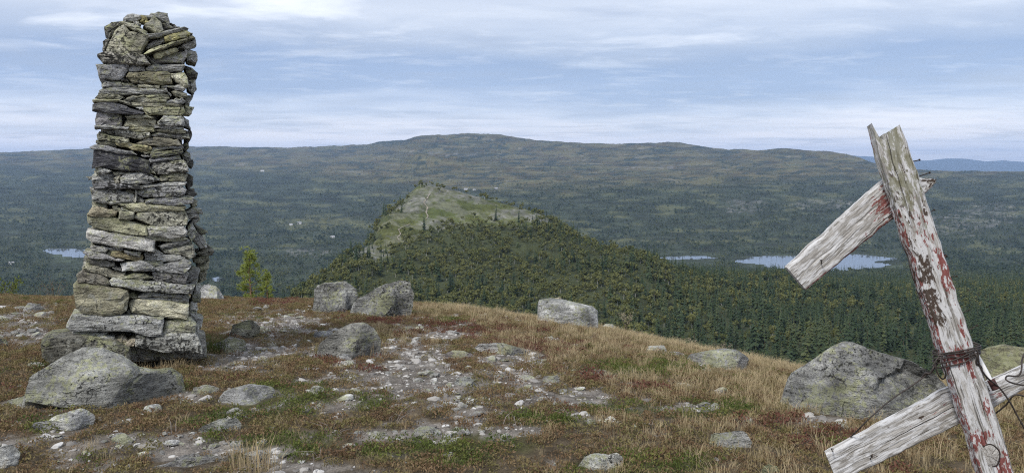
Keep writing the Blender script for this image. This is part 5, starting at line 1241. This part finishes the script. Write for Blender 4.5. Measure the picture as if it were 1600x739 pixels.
cabin(728, 297, 1700, 2900, 13, 8, 4.0, 'long white cabin behind the right shoulder of the bare knoll', M_white, .1)
cabin(741, 298, 1700, 2900, 7, 6, 3.2, 'smaller white cabin right of the long one behind the knoll', M_white, -.2)
cabin(775, 296, 1700, 2900, 9, 7, 3.5, 'grey cabin near the heath edge right of the white cabins', M_roof, .3)
cabin(468, 350, 1500, 2600, 9, 6, 3.5, 'white cabin in the clearing on the left hillside', M_white, .1)
cabin(455, 352, 1500, 2600, 7, 5, 2.8, 'low white cabin left in the clearing on the left hillside', M_white, -.1)
cabin(520, 371, 1200, 2200, 8, 5, 2.6, 'pale cabin among trees below the hillside clearing', M_white, .1)
cabin(410, 268, 2600, 4600, 16, 9, 4.5, 'white cabin high on the left forested hillside', M_white, 0)
cabin(18, 413, 1000, 1500, 8, 6, 3.2, 'white cabin by the lake at the left edge', M_white, .2)

# ------------------------------------------------------------------ pine saplings and shrubs along the crest
def pine(name, px_, py_top, py_base, Y, label, seed, spread=.30):
    rng = np.random.default_rng(seed); H = (py_base - py_top) / F * Y
    q = P(px_, py_base, Y); r_ = empty(name, q); tag(r_, label, 'pine tree', 'young pines behind the crest')
    V, f = tube([(0, 0, -.3), (.02*H, 0, H*.3), (-.01*H, .01*H, H*.65), (.01*H, 0, H*.97)], H*.022, n=7, taper=.2)
    mesh_obj('trunk', V, f, M_pinebark, r_, smooth=True)
    CV = []; CF = []; BV = []; BF = []
    for t in range(26):
        z = H * (.16 + .80 * (t / 25)); f_ = t / 25; L = H * spread * (1 - f_ * .78) * rng.uniform(.45, 1.15) * (1.0 if f_ > .2 else .75); a = t * 2.4 + rng.normal(0, .3)
        d = Vector((math.cos(a), math.sin(a), .35 + .5 * f_)); e = Vector((0, 0, z)) + d * L
        V, f = tube([(0, 0, z), tuple(Vector((0, 0, z)) + d * L * .5 - Vector((0, 0, .04 * L))), tuple(e)], H * .006, n=4, taper=.4)
        k = len(BV); BV += [tuple(v) for v in V]; BF += [tuple(i + k for i in g_) for g_ in f]
        for tw in range(6):
            s_ = rng.uniform(.35, 1.05); c_ = Vector((0, 0, z)) + d * L * s_ + Vector(rng.normal(0, H * .03, 3))
            for nd in range(16):
                dd = Vector(rng.normal(size=3)); dd.z = dd.z * .6 + .45; dd.normalize(); ln = H * .06 * rng.uniform(.6, 1.2); sd = dd.cross(Vector(rng.normal(size=3))).normalized() * H * .006
                k = len(CV); CV += [tuple(c_ - sd), tuple(c_ + sd), tuple(c_ + dd * ln + sd * .4), tuple(c_ + dd * ln - sd * .4)]; CF.append((k, k+1, k+2, k+3))
    mesh_obj('branches', BV, BF, M_pinebark, r_); mesh_obj('crown', CV, CF, M_pine, r_)
pine('pine_tree', 390, 392, 486, 42, 'taller yellow-green young pine behind the crest right of the cairn', 5, .36)
pine('pine_tree', 417, 426, 486, 42, 'small thin young pine just right of the taller pine', 6, .30)
def shrub(name, px_, py_base, Y, H, R, n, mat, label, seed, stem=M_bark, leafs=.03, cat='shrub'):
    rng = np.random.default_rng(seed); X = (px_ - 800) / F * Y; z0 = EYE - (py_base - HZ) / F * Y
    r_ = empty(name, (X, Y, z0)); tag(r_, label, cat)
    SV = []; SF = []; LV = []; LF = []
    for i in range(n):
        a = rng.uniform(0, 6.28); e = Vector((math.cos(a) * R * rng.uniform(.2, 1), math.sin(a) * R * rng.uniform(.2, 1), H * rng.uniform(.6, 1.05)))
        V, f = tube([(0, 0, -.05), tuple(e * .5 + Vector((0, 0, .1 * H))), tuple(e)], .006 * H + .001, n=4, taper=.3)
        k = len(SV); SV += [tuple(v) for v in V]; SF += [tuple(j + k for j in g_) for g_ in f]
        for l in range(14):
            c_ = e * rng.uniform(.4, 1.05) + Vector(rng.normal(0, R * .12, 3)); u = Vector(rng.normal(size=3)).normalized() * leafs * rng.uniform(.6, 1.3); w = u.cross(Vector(rng.normal(size=3))).normalized() * leafs * .5
            k = len(LV); LV += [tuple(c_ - u), tuple(c_ + w), tuple(c_ + u), tuple(c_ - w)]; LF.append((k, k+1, k+2, k+3))
    mesh_obj('stems', SV, SF, stem, r_); mesh_obj('foliage', LV, LF, mat, r_)
M_wil = leaf_material('pale_willow', (.20, .18, .13), (.30, .26, .18), trans=.2); M_brt = leaf_material('bright_willow', (.09, .12, .02), (.15, .17, .035))
shrub('willow_shrub', 12, 466, 15.5, .36, .30, 12, M_brt, 'bright green low shrub on the crest at the left edge', 3, leafs=.03)
shrub('willow_shrub', 978, 512, 14.0, .26, .17, 9, M_wil, 'small pale leafed shrub on the crest right of the blocky boulder', 4, leafs=.016)
shrub('willow_shrub', 1084, 541, 13.0, .14, .10, 6, M_wil, 'tiny pale shrub on the crest above the low wide boulder', 5, leafs=.012)
shrub('willow_shrub', 1135, 548, 13.0, .15, .10, 6, M_wil, 'tiny pale spiky plant on the crest just behind the low wide boulder', 6, leafs=.012)
shrub('dwarf_birch', 85, 470, 16.5, .45, .45, 14, M_brown, 'bare brown twiggy shrub on the crest left of the cairn', 7, leafs=.012)

# ------------------------------------------------------------------ hilltop plants and gravel
def tuft(seed, n, H, R, w, lean=.5, seedhead=0):
    rng = np.random.default_rng(seed); V = []; Fc = []
    for i in range(n):
        a = rng.uniform(0, 6.28); r = R * math.sqrt(rng.random()); b = np.array([r * math.cos(a), r * math.sin(a), -.01]); h = H * rng.uniform(.45, 1.1)
        a2 = a + rng.normal(0, .9); le = lean * rng.uniform(.15, 1.0) * h; d = np.array([math.cos(a2), math.sin(a2), 0]); s_ = np.array([-d[1], d[0], 0]) * w * rng.uniform(.6, 1.2)
        k = len(V); p1 = b + d * le * .3 + np.array([0, 0, h * .55]); p2 = b + d * le + np.array([0, 0, h * (1 - .25 * lean)])
        V += [tuple(b - s_), tuple(b + s_), tuple(p1 + s_ * .8), tuple(p1 - s_ * .8), tuple(p2)]; Fc += [(k, k+1, k+2, k+3), (k+3, k+2, k+4)]
    return V, Fc
def clump(seed, n, R, H, leaf, flat=.6):
    rng = np.random.default_rng(seed); V = []; Fc = []
    for i in range(n):
        a = rng.uniform(0, 6.28); r = R * math.sqrt(rng.random()); z = H * (1 - (r / R) ** 2 * .7) * rng.uniform(.25, 1.05); c_ = np.array([r * math.cos(a), r * math.sin(a), z])
        u = rng.normal(size=3); u[2] = abs(u[2]) * 1.2 + .2; u /= np.linalg.norm(u); u *= leaf * rng.uniform(.7, 1.4); w = np.cross(u, rng.normal(size=3)); w = w / np.linalg.norm(w) * leaf * .38
        k = len(V); V += [tuple(c_ - u * .6), tuple(c_ + w), tuple(c_ + u), tuple(c_ - w)]; Fc.append((k, k+1, k+2, k+3))
    return V, Fc
rng = np.random.default_rng(77)
def ground_points(n, ymax=17.5):
    Y = np.sqrt(rng.uniform(2.6**2, ymax**2, n)); X = rng.uniform(-.78, .80, n) * (Y + 1.5); Z = ground_z(X, Y)
    px = 800 + F * X / Y; py = HZ + F * (EYE - Z) / Y; g_, r_, e_, gr_ = gz(px, py, X, Y)
    return X, Y, Z, px, py, g_, r_, e_, gr_, free(X, Y, .92)
def put(name, X, Y, Z, keep, smin, smax, protos, label, cat, sink=0.0, tilt=.12, sz=None):
    J = np.nonzero(keep)[0]; n = len(J)
    scatter(name, np.stack([X[J], Y[J], Z[J] - sink], 1), rng.uniform(smin, smax, n) * (1 if sz is None else sz[J]), np.stack([rng.normal(0, tilt, n), rng.normal(0, tilt, n), rng.uniform(0, 6.28, n)], 1), rng.integers(0, len(protos), n), protos, label, cat)
X, Y, Z, px, py, g_, r_, e_, gr_, fr_ = ground_points(52000)
ring = ~free(X, Y, 1.25) & fr_
tall = np.clip(.25 + .6 * sstep(850, 1100, px) + blobs(px, py, [(960,525,240,40),(760,488,160,22),(235,566,100,24),(1150,600,220,40),(600,530,90,20),(820,560,120,16)], 0.6 * fbm(X / .5, Y / .7, 1.0, 3)) * .8 + .7 * fbm(X / .45, Y / .6, 4.0, 3), 0.05, 1)
put('dry_grass', X, Y, Z, fr_ & (rng.random(len(X)) < np.clip((.30 + .62 * tall) * gr_ * (1 - .9 * g_) * (1 - .55 * r_) * (1 - .6 * e_) + .12 * ring, 0, 1)), .55, 1.2, [proto('p', *tuft(500 + k, 18, .10 + .022 * k, .05, .0016, .6 + .1 * k), M_straw) for k in range(4)], 'thin straw-coloured dry grass growing over the hilltop', 'grass', sz=.45 + .42 * tall)
X, Y, Z, px, py, g_, r_, e_, gr_, fr_ = ground_points(60000)
u = rng.random(len(X)); veg = fr_ & (rng.random(len(X)) > g_ * .93)
isr = veg & (u < r_ * .8); ise = veg & ~isr & (u < r_ * .8 + e_ * .75); iso = veg & ~isr & ~ise & (rng.random(len(X)) < .42); isb = veg & ~isr & ~ise & ~iso
put('red_bearberry', X, Y, Z, isr, .6, 1.25, [proto('p', *clump(520 + k, 46, .075, .05, .012), M_red) for k in range(3)], 'dark red autumn leaves of low creeping shrubs in patches', 'ground cover')
put('green_crowberry', X, Y, Z, ise, .6, 1.25, [proto('p', *clump(530 + k, 60, .08, .05, .010), M_green) for k in range(3)], 'low green crowberry mats between the stones', 'ground cover')
put('brown_heather', X, Y, Z, isb, .6, 1.2, [proto('p', *clump(540 + k, 50, .07, .042, .011), M_brown) for k in range(3)], 'low brown heather covering the hilltop', 'ground cover')
put('olive_heath', X, Y, Z, iso, .6, 1.2, [proto('p', *clump(550 + k, 50, .07, .04, .011), M_olive) for k in range(3)], 'low olive green heath plants covering the hilltop', 'ground cover')
M_grav = NT('gravel_stone'); oi = M_grav.n('ShaderNodeObjectInfo'); M_grav.L(ramp(M_grav.t, oi.outputs['Random'], [(0, (.12, .11, .10)), (.4, (.23, .215, .195)), (.8, (.36, .345, .32)), (1, (.52, .51, .49))]), M_grav.b.inputs['Base Color']); M_grav.b.inputs['Roughness'].default_value = .95
gp = []
for k in range(6):
    o = bpy.data.objects.new('p', small_meshes[k].copy()); o.data.materials.clear(); o.data.materials.append(M_grav.m); gp.append(o)
X, Y, Z, px, py, g_, r_, e_, gr_, fr_ = ground_points(130000)
J = np.nonzero(fr_ & (rng.random(len(X)) < g_ * .95 + .014))[0]; n = len(J)
scatter('gravel', np.stack([X[J], Y[J], Z[J] - .002], 1), np.minimum(.006 + rng.exponential(.011, n), .06), rng.normal(0, .25, (n, 3)) + np.stack([np.zeros(n), np.zeros(n), rng.uniform(0, 6.28, n)], 1), rng.integers(0, 6, n), gp, 'loose pale gravel scattered over bare patches of the hilltop', 'gravel')
# dead twigs and roots on the bare soil
X, Y, Z, px, py, g_, r_, e_, gr_, fr_ = ground_points(16000)
M_twig = leaf_material('dead_twigs', (.10, .085, .075), (.24, .21, .19), trans=0)
put('dead_twigs', X, Y, Z, fr_ & (rng.random(len(X)) < g_ * .8), .6, 1.3, [proto('p', *tuft(560 + k, 9, .06, .05, .0016, 2.6), M_twig) for k in range(3)], 'grey dead twigs and roots lying on bare soil', 'twigs', sink=-.004, tilt=.3)
# green grass tussock at the foot of the cairn
for (tx, ty, n, mat, H, lab) in [(338, 548, 260, M_green, .20, 'green grass tussock at the right foot of the cairn'), (215, 572, 220, M_straw, .17, 'straw grass tussock in front of the cairn foot'), (268, 574, 150, M_straw, .14, 'low straw grass tussock below the dark corner stone of the cairn'), (565, 556, 150, M_straw, .22, 'straw grass tussock before the dome-shaped boulder'), (505, 552, 120, M_olive, .14, 'dark green tuft at the left foot of the dome-shaped boulder'), (400, 735, 120, M_straw, .24, 'tall straw grass tussock at the bottom edge'), (1255, 632, 200, M_straw, .2, 'straw grass tussock at the left foot of the huge slanted boulder')]:
    Yb = ground_hit(tx, ty) - .05; X0 = (tx - 800) / F * Yb
    V, f = tuft(int(tx), n, H, .13, .0018, .7); o = mesh_obj('grass_tussock', V, f, mat); o.location = (X0, Yb, float(ground_z(X0, Yb))); tag(o, lab, 'grass tussock', 'grass tussocks on the hilltop')
# ------------------------------------------------------------------ haze
pts = [(x, y, z) for x in (-24000, 24000) for y in (-400, 19800) for z in (-420, 330)]
o = mesh_obj('haze', pts, [(0,1,3,2),(4,6,7,5),(0,4,5,1),(2,3,7,6),(0,2,6,4),(1,5,7,3)])
hm = bpy.data.materials.new('haze_air'); hm.use_nodes = True; ht = hm.node_tree; ht.nodes.clear()
pv = ht.nodes.new('ShaderNodeVolumePrincipled'); ho = ht.nodes.new('ShaderNodeOutputMaterial')
pv.inputs['Color'].default_value = (0.46, 0.66, 1.0, 1); pv.inputs['Density'].default_value = 0.000065; pv.inputs['Anisotropy'].default_value = 0.2
ht.links.new(pv.outputs[0], ho.inputs['Volume']); o.data.materials.append(hm); o.display_type = 'WIRE'
tag(o, 'thin blue haze lying over the valley and hills', 'haze', kind='stuff')
